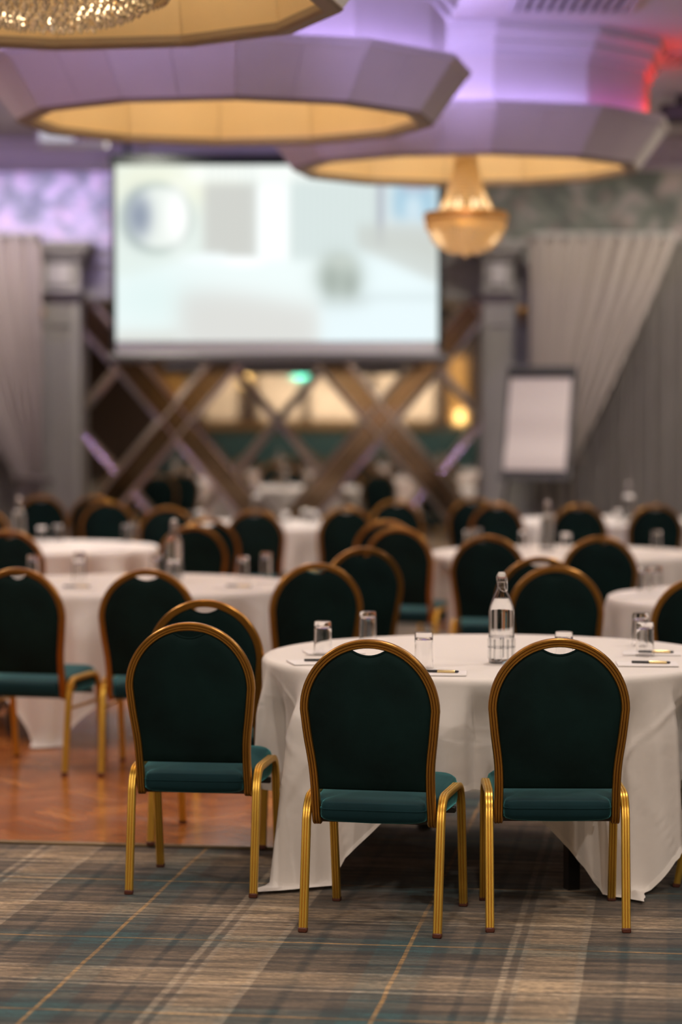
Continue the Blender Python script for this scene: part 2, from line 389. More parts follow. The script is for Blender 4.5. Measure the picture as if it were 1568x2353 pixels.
# dance floor: herringbone planks, rotated with the carpet
DA = R(-7.7)
df = struct(MB().box((0, 0, 0.004), (0.01, 0.01, 0.002)).obj('floor_parquet', 'parquet_gap'))
df.location = W(640, 1958, 9.1).to_tuple()[:2]+(0,); df.rotation_euler = (0, 0, DA)
DW, DD = 5.4, 8.4                                      # extends left (-x) and back (+y) from the front right corner
df.data = MB().box((-DW/2, DD/2, 0.002), (DW, DD, 0.004)).me('floor_parquet', 'parquet_gap')
PW, PL = 0.075, 0.30
pk = {}
for i, mn in enumerate(('parquet_a', 'parquet_b', 'parquet_c')):
    pk[i] = MB().box((0, 0, 0.006), (PL-0.002, PW-0.002, 0.006), ch=0.0012).me('plank', mn, smooth=False)
rnd = random.Random(4)
def herring():
    out = []; s = sqrt(0.5); k = int(PL/PW)            # k planks across a length
    n = 90
    for a in range(-n, n):
        for b in range(-n, n):
            # lattice of an L-shaped pair with vectors (PW, PW) and (2*PL?, 0) folded into the plane
            x = a*PW+b*PL; y = a*PW-b*PL
            for (cx, cy, ang) in ((x+PL/2, y+PW/2, 0.0), (x+PL+PW/2-PL, y+PW+PL/2, pi/2)):
                # rotate the whole pattern by 45 degrees
                X = (cx-cy)*s; Y = (cx+cy)*s
                if -DW-0.1 < X < 0.1 and -0.1 < Y < DD+0.1: out.append((X, Y, ang+pi/4))
    return out
pls = herring()
def clip(poly, x0, x1, z0, z1):
    """clip a 2-D polygon to a rectangle"""
    def cut(P, ins, inter):
        out = []
        for i in range(len(P)):
            a, b = P[i-1], P[i]
            if ins(b):
                if not ins(a): out.append(inter(a, b))
                out.append(b)
            elif ins(a): out.append(inter(a, b))
        return out
    def ix(c): return lambda a, b: (c, a[1]+(b[1]-a[1])*(c-a[0])/(b[0]-a[0]))
    def iz(c): return lambda a, b: (a[0]+(b[0]-a[0])*(c-a[1])/(b[1]-a[1]), c)
    for ins, it in ((lambda p: p[0] >= x0, ix(x0)), (lambda p: p[0] <= x1, ix(x1)), (lambda p: p[1] >= z0, iz(z0)), (lambda p: p[1] <= z1, iz(z1))):
        if poly: poly = cut(poly, ins, it)
    return poly
def pl_key(p):
    wx = df.location.x+p[0]*cos(DA)-p[1]*sin(DA); wy = df.location.y+p[0]*sin(DA)+p[1]*cos(DA)
    px = 784+wx*F/wy
    return (0 if -40 < px < 700 else 1, wy)
pls.sort(key=pl_key)
rest = [MB(), MB(), MB()]; n_pl = 0
for (x, y, a) in pls:
    ca, sa = cos(a), sin(a); hx, hy = PL/2-0.001, PW/2-0.001
    c = [(x+u*ca-v*sa, y+u*sa+v*ca) for u, v in ((-hx, -hy), (hx, -hy), (hx, hy), (-hx, hy))]
    q = clip(c, -DW+0.15, -0.15, 0.15, DD-0.15)
    if len(q) < 3: continue
    k = len(q); mi = rnd.choice((0, 0, 1, 1, 2))
    V = [(p[0], p[1], 0.004) for p in q]+[(p[0], p[1], 0.009) for p in q]
    FC = [tuple(range(k, 2*k))]+[(i, (i+1) % k, k+(i+1) % k, k+i) for i in range(k)]
    if n_pl < 300:
        n_pl += 1
        if k == 4 and min(p[0] for p in c) > -DW+0.15 and max(p[0] for p in c) < -0.15 and min(p[1] for p in c) > 0.15:
            obj('plank', pk[mi], df, (x, y, 0), (0, 0, a))
        else: obj('plank', mesh('plank', V, FC, ('parquet_a', 'parquet_b', 'parquet_c')[mi], False), df)
    else: rest[mi].add(V, FC)
for mi, mn in enumerate(('parquet_a', 'parquet_b', 'parquet_c')):
    o = rest[mi].obj('planks_beyond', mn, df, smooth=False); o['kind'] = 'stuff'
# border boards and brass edge
MB().box((-DW/2, 0.085, 0.006), (DW, 0.13, 0.008), ch=0.001).obj('border_board', 'parquet_a', df)
MB().box((-0.085, DD/2, 0.006), (0.13, DD-0.3, 0.008), ch=0.001).obj('border_board', 'parquet_a', df)
MB().box((-DW/2, 0.008, 0.006), (DW, 0.022, 0.012), ch=0.003).obj('edge_strip', 'floor_trim', df)
MB().box((-0.008, DD/2, 0.006), (0.022, DD, 0.012), ch=0.003).obj('edge_strip', 'floor_trim', df)

# ------------------------------------------------------------------ ceiling coffers
def pol(r, k, z, ph): 
    a = ph+k*pi/6
    return Vector((r*sin(a), -r*cos(a), z))
def slab(p, th):
    """quad p (4 corners) thickened along its normal"""
    n = (p[1]-p[0]).cross(p[3]-p[0]).normalized()*th
    q = [v+n for v in p]
    return list(p)+q, [(3, 2, 1, 0), (4, 5, 6, 7), (0, 1, 5, 4), (1, 2, 6, 5), (2, 3, 7, 6), (3, 0, 4, 7)]
Z0, Z1 = 3.18, 3.465
PHI = R(5)
PU, PK, RD = 'led_purple', 'led_pink', 'led_red'
def coffer(cx, cy, label, leds):
    t = thing('ceiling_coffer', label, 'ceiling coffer', (cx, cy, 0), 0, 'twelve-sided ceiling coffers')
    for k in range(12):
        a0, a1 = pol(1.13, k, Z0, PHI), pol(1.13, k+1, Z0, PHI); b0, b1 = pol(1.34, k, Z1, PHI), pol(1.34, k+1, Z1, PHI)
        for s0, s1 in ((0.004, 0.497), (0.503, 0.996)):
            q = [a0.lerp(a1, s0), a0.lerp(a1, s1), b0.lerp(b1, s1), b0.lerp(b1, s0)]
            v, f = slab(q, -0.014)
            obj('panel', mesh('panel', v, f, 'coffer_paint', False), t)
        c0, c1 = pol(1.20, k, Z1-0.06, PHI), pol(1.20, k+1, Z1-0.06, PHI); d0, d1 = pol(1.20, k, CEIL-0.002, PHI), pol(1.20, k+1, CEIL-0.002, PHI)
        v, f = slab([c0, c1, d1, d0], -0.03); obj('band_panel', mesh('band_panel', v, f, 'coffer_paint', False), t)
        e0, e1 = pol(1.06, k, Z0+0.01, PHI), pol(1.06, k+1, Z0+0.01, PHI); g0, g1 = pol(0.98, k, 3.78, PHI), pol(0.98, k+1, 3.78, PHI)
        v, f = slab([e1.lerp(e0, 0.004), e0.lerp(e1, 0.004), g0, g1], -0.012); obj('inner_panel', mesh('inner_panel', v, f, 'coffer_gold', False), t)
        # LED segments lying on the ledge
        far = 3 <= k <= 8
        l0, l1 = pol(1.30, k, Z1+(0.017 if far else -0.010), PHI), pol(1.30, k+1, Z1+(0.017 if far else -0.010), PHI)
        if leds[k]:
            b = MB(); b.tube([l0.lerp(l1, 0.02), l0.lerp(l1, 0.98)], 0.007, 6); b.obj('led_strip', 'led_purple_bright' if far and leds[k] == PU else leds[k], t)
    def ring(name, prof, m):
        b = MB(); vs = []; fs = []; n = len(prof)
        for k in range(12):
            for r, z in prof: vs.append(pol(r, k, z, PHI))
        for k in range(12):
            j = (k+1) % 12
            for q in range(n): fs.append((k*n+q, j*n+q, j*n+(q+1) % n, k*n+(q+1) % n))
        return obj(name, mesh(name, vs, fs, m, False), t)
    ring('rim', [(1.045, Z0+0.03), (1.045, Z0), (1.06, Z0-0.012), (1.12, Z0-0.012), (1.135, Z0), (1.135, Z0+0.03)], 'rim_paint')
    ring('ledge', [(1.18, Z1-0.03), (1.33, Z1-0.03), (1.33, Z1-0.018), (1.18, Z1-0.018)], 'coffer_paint')
    ring('cornice', [(1.18, CEIL-0.002), (1.18, CEIL-0.20), (1.225, CEIL-0.20), (1.225, CEIL-0.16), (1.25, CEIL-0.15), (1.27, CEIL-0.08), (1.31, CEIL-0.06), (1.31, CEIL-0.002)], 'moulding')
    v = [pol(0.985, k, 3.78, PHI) for k in range(12)]+[pol(0.5, k, 3.86, PHI) for k in range(12)]+[Vector((0, 0, 3.875))]
    f = [(k, (k+1) % 12, 12+(k+1) % 12, 12+k) for k in range(12)]+[(12+k, 12+(k+1) % 12, 24) for k in range(12)]
    obj('dome', mesh('dome', v, f, 'coffer_gold', False), t)
    return t
C1 = (-1.12, 9.62); C2 = (-0.62, 13.50); C3 = (0.81, 16.15)
coffer(*C1, 'white twelve-sided ceiling coffer with gold inside at top left, nearest to the viewer', [PU]*12)
coffer(*C2, 'white twelve-sided ceiling coffer with empty gold opening, above the left of the screen', [PU]*12)
coffer(*C3, 'white twelve-sided ceiling coffer with gold inside that holds the hanging empire chandelier', [PU, PK, RD, RD, PK, PU, PU, PU, PU, PU, PU, PU])

def beads(pts, r, tall=1.3):
    """octahedral crystals at pts = [(point, scale)]"""
    v = []; f = []
    for p, s in pts:
        o = len(v); a = r*s
        v += [(p[0]+a, p[1], p[2]), (p[0], p[1]+a, p[2]), (p[0]-a, p[1], p[2]), (p[0], p[1]-a, p[2]), (p[0], p[1], p[2]+a*tall), (p[0], p[1], p[2]-a*tall)]
        for q in range(4): f += [(o+q, o+(q+1) % 4, o+4), (o+(q+1) % 4, o+q, o+5)]
    return v, f
def chandelier(cx, cy, Rr, zring, zbot, zcrown, Rc, label, nstr, brad, crys, power, bowl_tiers):
    t = thing('chandelier', label, 'chandelier', (cx, cy, 0), 0, 'crystal chandeliers')
    rn = random.Random(int(cx*100))
    circ = lambda r, z, n=36: [(r*cos(2*pi*i/n), r*sin(2*pi*i/n), z) for i in range(n)]
    MB().tube([(0, 0, 3.86), (0, 0, zcrown)], 0.012, 8).obj('stem', 'brass', t)
    MB().lathe([(0.0, 3.875), (0.07, 3.87), (0.06, 3.84), (0.02, 3.82), (0.0, 3.82)], 20).obj('ceiling_rose', 'brass', t)
    b = MB()
    for r, z, w in ((Rc, zcrown, 0.012), (Rc, zcrown-0.03, 0.008)): b.tube(circ(r, z), w, 6, True)
    for i in range(6):
        a = 2*pi*i/6; b.tube([(0, 0, zcrown), (Rc*cos(a), Rc*sin(a), zcrown)], 0.006, 6)
    b.obj('crown', 'brass', t)
    b = MB()
    for z in (zring, zring-0.035): b.tube(circ(Rr, z, 48), 0.010, 6, True)
    for i in range(8):
        a = 2*pi*i/8; b.tube([(0, 0, zring+0.02), (Rr*cos(a), Rr*sin(a), zring)], 0.006, 6)
    b.obj('ring_frame', 'brass', t)
    # strands flare from crown to ring
    pts = []
    L = zcrown-zring; per = max(6, int(L/(brad*2.2)))
    for i in range(nstr):
        a = 2*pi*i/nstr
        for q in range(per+1):
            u = q/per; r = Rc+(Rr*0.70-Rc)*(0.45*u+0.55*u**2.6)
            pts.append(((r*cos(a), r*sin(a), zcrown-L*u), rn.uniform(0.8, 1.1)))
    v, f = beads(pts, brad); o = obj('bead_strands', mesh('bead_strands', v, f, crys, False), t); o['kind'] = 'stuff'
    # drops hanging from the ring, then the basket in tiers
    pts = []
    n = int(2*pi*Rr/(brad*2.3))
    for i in range(n):
        a = 2*pi*i/n
        for q in range(4): pts.append(((Rr*(1.02-0.02*q)*cos(a), Rr*(1.02-0.02*q)*sin(a), zring-0.02-q*brad*2.4), 1.0))
    v, f = beads(pts, brad, 1.6); o = obj('ring_drops', mesh('ring_drops', v, f, crys, False), t); o['kind'] = 'stuff'
    pts = []
    D = zring-0.06-zbot
    for q in range(bowl_tiers):
        u = q/(bowl_tiers-1); ang = u*pi/2*0.96
        r = Rr*0.93*cos(ang)**0.7; z = zring-0.05-D*sin(ang)
        n = max(5, int(2*pi*r/(brad*2.3)))
        for i in range(n):
            a = 2*pi*(i+0.5*(q % 2))/n; pts.append(((r*cos(a), r*sin(a), z+rn.uniform(-0.5, 0.5)*brad), rn.uniform(0.85, 1.25)))
    v, f = beads(pts, brad, 1.5); o = obj('basket', mesh('basket', v, f, crys, False), t); o['kind'] = 'stuff'
    MB().lathe([(0, zbot+0.03), (0.012, zbot+0.02), (0.022, zbot), (0.012, zbot-0.02), (0, zbot-0.03)], 12).obj('finial', crys, t)
    for i in range(6):
        a = 2*pi*i/6; r = Rr*0.35
        bb = MB().lathe([(0.0, 0.045), (0.010, 0.03), (0.016, 0.0), (0.010, -0.02), (0.0, -0.02)], 10).obj('bulb', 'bulb', t, (r*cos(a), r*sin(a), zring+0.06))
    l2 = bpy.data.lights.new('basket_light', 'POINT'); l2.energy = power*0.26; l2.color = (1.0, 0.78, 0.5); l2.shadow_soft_size = Rr*0.3
    lo = bpy.data.objects.new('basket_light', l2); COL.objects.link(lo); lo.location = (cx, cy, zring-0.02)
    l = bpy.data.lights.new('chandelier_light', 'POINT'); l.energy = power; l.color = (1.0, 0.80, 0.58); l.shadow_soft_size = 0.12
    lo = bpy.data.objects.new('chandelier_light', l); COL.objects.link(lo); lo.location = (cx, cy, max(zcrown-0.02, 3.42)+0.12)
    return t
chandelier(C3[0]+0.0, C3[1], 0.262, 2.90, 2.64, 3.34, 0.055, 'empire crystal chandelier hanging in front of the right edge of the screen', 40, 0.0105, 'crystal', 22, 12)
chandelier(C1[0], C1[1], 0.47, 3.36, 3.105, 3.70, 0.12, 'large crystal basket chandelier cut off at the top left corner', 52, 0.0165, 'crystal_clear', 30, 13)
# flush ceiling lamp inside the middle coffer
t = thing('ceiling_lamp', 'flush crystal ceiling lamp up inside the middle coffer', 'lamp', (C2[0], C2[1], 0))
MB().lathe([(0, 3.87), (0.22, 3.87), (0.22, 3.82), (0, 3.82)], 24).obj('plate', 'brass', t)
MB().lathe([(0.20, 3.82), (0.19, 3.76), (0.13, 3.72), (0.0, 3.70)], 24).obj('bowl', 'lamp_amber', t)
l = bpy.data.lights.new('coffer_light', 'POINT'); l.energy = 17; l.color = (1.0, 0.80, 0.58); l.shadow_soft_size = 0.15
lo = bpy.data.objects.new('coffer_light', l); COL.objects.link(lo); lo.location = (C2[0], C2[1], 3.60)

# air grilles on the ceiling
def grille(label, x0, x1, y0, y1, n, along_y=True):
    t = thing('air_grille', label, 'air vent', ((x0+x1)/2, (y0+y1)/2, CEIL))
    sx, sy = x1-x0, y1-y0; w = 0.045
    MB().box((0, 0, -0.004), (sx, sy, 0.008)).obj('backing', 'vent_dark', t)
    fr = MB(); fr.box((-sx/2, 0, -0.012), (w, sy+w, 0.024), ch=0.005); fr.box((sx/2, 0, -0.012), (w, sy+w, 0.024), ch=0.005)
    fr.box((0, -sy/2, -0.012), (sx, w, 0.024), ch=0.005); fr.box((0, sy/2, -0.012), (sx, w, 0.024), ch=0.005)
    fr.obj('frame', 'vent_slat', t)
    sm = MB().box((0, 0, 0), ((sx-w)/n*0.5, sy-w, 0.012), ch=0.003).me('slat', 'vent_slat')
    for i in range(n): obj('slat', sm, t, (-sx/2+w/2+(i+0.5)*(sx-w)/n, 0, -0.018))
    return t
d1 = F*(CEIL-HCAM)/(HOR-30)
grille('purple-tinted ceiling air grille with dark slats at the top right', (1172-784)*d1/F, (1440-784)*d1/F, d1-1.05, d1, 10)
grille('small brown ceiling vent at the right edge above the red glow', 2.15, 2.42, 16.2, 16.75, 3)
xa, xb = (88-784)*20.3/F, (243-784)*20.3/F
t = thing('ceiling_unit', 'white box-shaped unit under the ceiling at left, above the purple frieze', 'ceiling unit', ((xa+xb)/2, 20.3, 0))
MB().box((0, 0.2, 3.857), (xb-xa, 0.4, 0.115), ch=0.012).obj('body', 'white_plastic', t)
MB().box((-0.115, -0.004, 3.857), (0.27, 0.012, 0.085), ch=0.003).obj('glow_face', 'unit_glow', t)  # glow put into this part of the front to brighten the unit
for i in range(5): MB().box((0.06+i*0.052, -0.006, 3.857), (0.03, 0.012, 0.07), ch=0.003).obj('vent_slot', 'grey_plastic', t)
MB().box((-0.20, 0.2, 3.93), (0.04, 0.2, 0.04), ch=0.004).obj('bracket', 'grey_plastic', t); MB().box((0.20, 0.2, 3.93), (0.04, 0.2, 0.04), ch=0.004).obj('bracket', 'grey_plastic', t)
t = thing('ceiling_speaker', 'small black speaker box under the ceiling at the right edge', 'speaker', (W(1560, 278, 18.4).x, 18.4, 0))
MB().box((0, 0, CEIL-0.14), (0.30, 0.2, 0.13), ch=0.01).obj('cabinet', 'black_metal', t)
MB().box((0, -0.105, CEIL-0.14), (0.26, 0.012, 0.10), ch=0.004).obj('front_mesh', 'grey_plastic', t)
MB().box((0, 0.0, CEIL-0.04), (0.06, 0.06, 0.08), ch=0.004).obj('bracket', 'black_metal', t)

# ------------------------------------------------------------------ stage wall: mirrors, columns, curtains, screen
MY = 24.10                                                     # mirror plane
mw = thing('mirror_wall', 'lattice of bevelled mirror panels with bronze strips below the screen', 'mirror', (0, MY, 0))
MX0, MX1, MZ0, MZ1 = W(150, 0, MY).x, W(1145, 0, MY).x, 0.10, 2.69
PX = MY/F
ox, oz = W(874, 966, MY).x, W(874, 966, MY).z
SP, SL, BW = 469*PX, 1.18, 66*PX                               # big-diamond pitch, slope, band width measured along x
# lattice coordinates: p = x + z/SL, q = x - z/SL (relative to a bronze crossing); bronze bands where p or q = n*SP
def xz(p, q): return (ox+(p+q)/2, oz+(p-q)/2*SL)
def panel(p0, p1, q0, q1, name, m, bev, back):
    poly = clip([xz(p0, q0), xz(p1, q0), xz(p1, q1), xz(p0, q1)], MX0, MX1, MZ0, MZ1)
    if len(poly) < 3: return
    ar = abs(sum(poly[i-1][0]*poly[i][1]-poly[i][0]*poly[i-1][1] for i in range(len(poly))))/2
    if ar < 0.004: return
    inner = clip([xz(p0+bev, q0+bev), xz(p1-bev, q0+bev), xz(p1-bev, q1-bev), xz(p0+bev, q1-bev)], MX0, MX1, MZ0, MZ1)
    if len(inner) >= 3:
        o = obj(name, mesh(name, [(x, -0.001-0.007*bev/BV-back, z) for x, z in inner], [tuple(range(len(inner)))], m, False), mw)
    else: o = None
    # bevelled margins: four tilted strips
    v = []; f = []
    A = [(p0, q0), (p1, q0), (p1, q1), (p0, q1)]; B = [(p0+bev, q0+bev), (p1-bev, q0+bev), (p1-bev, q1-bev), (p0+bev, q1-bev)]
    for i in range(4):
        j = (i+1) % 4
        pg = clip([xz(*A[i]), xz(*A[j]), xz(*B[j]), xz(*B[i])], MX0, MX1, MZ0, MZ1)
        if len(pg) < 3: continue
        # height of each point: 0 at the outer edge, 8 mm at the inner one
        n0 = Vector((xz(*A[j])[0]-xz(*A[i])[0], xz(*A[j])[1]-xz(*A[i])[1])).normalized(); a0 = Vector(xz(*A[i]))
        dmax = abs((Vector(xz(*B[i]))-a0).cross(n0)) or 1
        k = len(v)
        for x, z in pg:
            u = min(1, abs((Vector((x, z))-a0).cross(n0))/dmax); v.append((x, -0.001-back-0.007*u*bev/BV, z))
        f.append(tuple(range(k, k+len(pg))))
    if f:
        mm = 'mirror_bevel'
        e = obj('bevel', mesh('bevel', v, f, mm, False), o if o else mw)
hb = BW/2; BV = 13*PX
for i in range(-4, 4):
    for j in range(-4, 4):
        P0, P1, Q0, Q1 = i*SP+hb, (i+1)*SP-hb, j*SP+hb, (j+1)*SP-hb
        pm, qm = (P0+P1)/2, (Q0+Q1)/2
        for a0, a1 in ((P0, pm), (pm, P1)):
            for b0, b1 in ((Q0, qm), (qm, Q1)): panel(a0, a1, b0, b1, 'mirror_panel', 'mirror', BV, 0.0)
        panel(P0, P1, j*SP-hb, j*SP+hb, 'bronze_strip', 'mirror_bronze', BV*0.3, 0.004)
        panel(i*SP-hb, i*SP+hb, Q0, Q1, 'bronze_strip', 'mirror_bronze', BV*0.3, 0.004)
        panel(i*SP-hb, i*SP+hb, j*SP-hb, j*SP+hb, 'bronze_square', 'mirror_bronze', BV*0.3, 0.004)
MB().box(((MX0+MX1)/2, 0.012, (MZ0+MZ1)/2), (MX1-MX0, 0.02, MZ1-MZ0)).obj('backing', 'black_metal', mw)
struct(MB().box((-0.545, MY+0.0, 0.05), (3.95, 0.10, 0.10), ch=0.01).obj('baseboard_back', 'column_paint'))

def column(x0, x1, label):
    d = 23.75; X0, X1 = W(x0, 0, d).x, W(x1, 0, d).x; w = X1-X0; c = (X0+X1)/2
    t = thing('column', label, 'column', (c, d, 0), 0, 'columns beside the mirror wall')
    MB().box((0, 0.15, 1.52), (w, 0.36, 2.48), ch=0.01).obj('shaft', 'column_paint', t)
    p = MB()
    for s in (-1, 1): p.box((s*w*0.30, -0.042, 1.45), (w*0.06, 0.03, 2.0), ch=0.006)
    p.box((0, -0.042, 2.45), (w*0.66, 0.03, 0.03), ch=0.006); p.box((0, -0.042, 0.45), (w*0.66, 0.03, 0.03), ch=0.006)
    p.obj('panel_moulding', 'column_paint', t)
    MB().box((0, 0.12, 2.92), (w*1.02, 0.40, 0.34), ch=0.008).obj('neck', 'column_paint', t)
    MB().box((0, -0.095, 2.92), (w*0.55, 0.05, 0.2), ch=0.01).obj('block', 'moulding', t)
    k = MB()
    for z, e, h in ((2.76, 0.06, 0.035), (3.085, 0.06, 0.04), (3.125, 0.12, 0.04), (3.165, 0.20, 0.05), (3.215, 0.26, 0.045)):
        k.box((0, 0.10, z), (w+e, 0.44+e, h), ch=0.008)
    k.obj('capital', 'column_paint', t)
    k = MB(); k.box((0, 0.13, 0.14), (w+0.08, 0.44, 0.28), ch=0.01); k.box((0, 0.13, 0.30), (w+0.04, 0.40, 0.05), ch=0.012); k.obj('base', 'column_paint', t)
    return t
column(92, 186, 'grey panelled column with moulded capital left of the mirrors')
column(1110, 1178, 'grey panelled column with moulded capital behind the flip chart')
struct(MB().box(((W(1178, 0, 24.1).x+W(1240, 0, 24.1).x)/2, 24.12, 1.6), (0.28, 0.2, 3.2)).obj('trim_3', 'column_paint'))
struct(MB().box((W(75, 0, 24.1).x, 24.12, 1.6), (0.30, 0.2, 3.2)).obj('trim_4', 'column_paint'))

def cloth_grid(nu, nv, fn):
    v = [fn(i/(nu-1), j/(nv-1)) for j in range(nv) for i in range(nu)]
    f = [(j*nu+i, j*nu+i+1, (j+1)*nu+i+1, (j+1)*nu+i) for j in range(nv-1) for i in range(nu-1)]
    return v, f
def smooth01(t): t = max(0, min(1, t)); return t*t*(3-2*t)
def plain_curtain(name, label, x0, x1, d, ztop, npl, m, ph=0.0, am=0.045):
    X0, X1 = W(x0, 0, d).x, W(x1, 0, d).x
    t = thing(name, label, 'curtain', ((X0+X1)/2, d, 0))
    def fn(u, v):
        x = X0+(X1-X0)*u-(X0+X1)/2
        y = am*(0.35+0.65*smooth01(v*3))*sin(2*pi*npl*u+ph+0.5*sin(5*u*pi)+0.25*sin(v*2.3+u*9))+0.012*sin(2*pi*npl*2.3*u)
        return (x, y, ztop-(ztop-0.02)*v)
    v, f = cloth_grid(npl*14+1, 24, fn)
    obj('fabric', mesh('fabric', v, f, m, True, 180), t)
    MB().box((0, 0, ztop+0.02), (X1-X0, 0.10, 0.05), ch=0.01).obj('header_rail', 'column_paint', t)
    return t
plain_curtain('curtain', 'dark grey straight pleated curtain behind the swagged drape at right', 1225, 1760, 23.8, 3.22, 22, 'sheer')
plain_curtain('curtain', 'dim grey straight pleated curtain at the far left edge', -320, 60, 23.8, 3.22, 15, 'sheer', 1.0)
def swag(label, xin, xout, ztop, xt, yt, d, m, npl, side, wtie):
    """drape hung from xin..xout, gathered to a tieback at pixel (xt, yt) near the inner edge"""
    t = thing('swag_curtain', label, 'curtain', (W(xin, 0, d).x, d, 0))
    X0 = W(xin, 0, d).x; zt = W(0, yt, d).z; Xt = W(xt, 0, d).x; Xo = W(xout, 0, d).x
    def fn(u, v):
        z = ztop-(ztop-0.02)*v
        g = (ztop-z)/(ztop-zt)                                    # 0 at the rail, 1 at the tieback
        xi = 0.0
        if g <= 1:
            xo = (Xo-X0)+(Xt-Xo)*(g**1.12); xi = (Xt-X0-side*wtie*0.9)*smooth01((g-0.55)/0.45) if side*(Xt-X0) > wtie else 0.0
            xo = xo if side*xo > side*(xi)+wtie*0.25 else xi+side*wtie*0.25
            am = 0.055*(1-0.35*g)
        else:
            xi = (Xt-X0-side*wtie*0.9) if side*(Xt-X0) > wtie else 0.0
            xo = (Xt-X0)+side*0.10*smooth01((g-1)*1.5); am = 0.05
        x = xi+(xo-xi)*u
        y = am*sin(2*pi*npl*u+0.6*sin(7*u))-0.05*u+0.015*sin(2*pi*npl*2.1*u+g)
        return (x, y, z)
    v, f = cloth_grid(npl*14+1, 46, fn)
    obj('fabric', mesh('fabric', v, f, m, True, 180), t)
    Lr = abs(Xo-X0)
    MB().box(((Xo-X0)/2, 0.02, ztop+0.02), (Lr, 0.10, 0.05), ch=0.01).obj('header_rail', 'column_paint', t)
    tb = MB(); xc = (Xt-X0)-side*wtie*0.5
    tb.tube([(xc+wtie*0.75*cos(2*pi*i/20), 0.075*sin(2*pi*i/20)-0.02, zt+0.02*cos(2*pi*i/20)*side) for i in range(20)], 0.022, 6, True)
    tb.obj('tieback', 'tie', t)
    return t
swag('pale swagged drape gathered beside the right column behind the flip chart', 1218, 1552, 3.26, 1318, 1062, 23.45, 'drape', 9, 1, 0.30)
swag('pale pinkish swagged drape at the left edge beside the left column', 98, -240, 3.26, 40, 1100, 23.45, 'drape_left', 9, -1, 0.26)
for x, y, lb in ((95, 720, 'small brass tieback hook on the left column'), (1200, 715, 'small brass tieback hook right of the right column')):
    p = W(x, y, 23.62); t = thing('curtain_hook', lb, 'hook', p)
    MB().lathe([(0, -0.03), (0.035, -0.03), (0.045, 0), (0.035, 0.02), (0, 0.03)], 14).obj('rosette', 'brass', t, rot=(pi/2, 0, 0))
    MB().tube(spline([(0, 0, 0), (0, -0.06, -0.02), (0, -0.09, -0.09), (0, -0.05, -0.14)], 4), 0.012, 6).obj('hook_arm', 'brass', t)
    MB().box((0, 0.20, 0), (0.05, 0.42, 0.05), ch=0.008).obj('mount', 'brass', t)

# projection screen
SD = 20.95
s0, s1 = W(268, 383, SD), W(1008, 810, SD)
scx = (s0.x+s1.x)/2; sw = s1.x-s0.x; zt, zb = s0.z, s1.z; sh = zt-zb
t = thing('projection_screen', 'large projection screen showing a bright white bedroom picture', 'screen', (scx, SD, 0))
bd = 22*SD/F
MB().box((0, 0.02, (zt+zb)/2), (sw+0.06, 0.02, sh+0.04), ch=0.003).obj('screen_fabric', 'screen_border', t)
k = MB(); k.box((0, 0.005, zt+0.045), (sw+0.10, 0.05, 0.09), ch=0.006)
k.box((-sw/2-0.02, 0.005, (zt+zb)/2), (0.035, 0.03, sh), ch=0.004); k.box((sw/2+0.015, 0.005, (zt+zb)/2), (0.045, 0.03, sh), ch=0.004)
k.obj('black_border', 'screen_black', t)
MB().tube([(-sw/2-0.06, 0.0, zb-0.05), (sw/2+0.06, 0.0, zb-0.05)], 0.045, 10).obj('weight_bar', 'screen_bar', t)
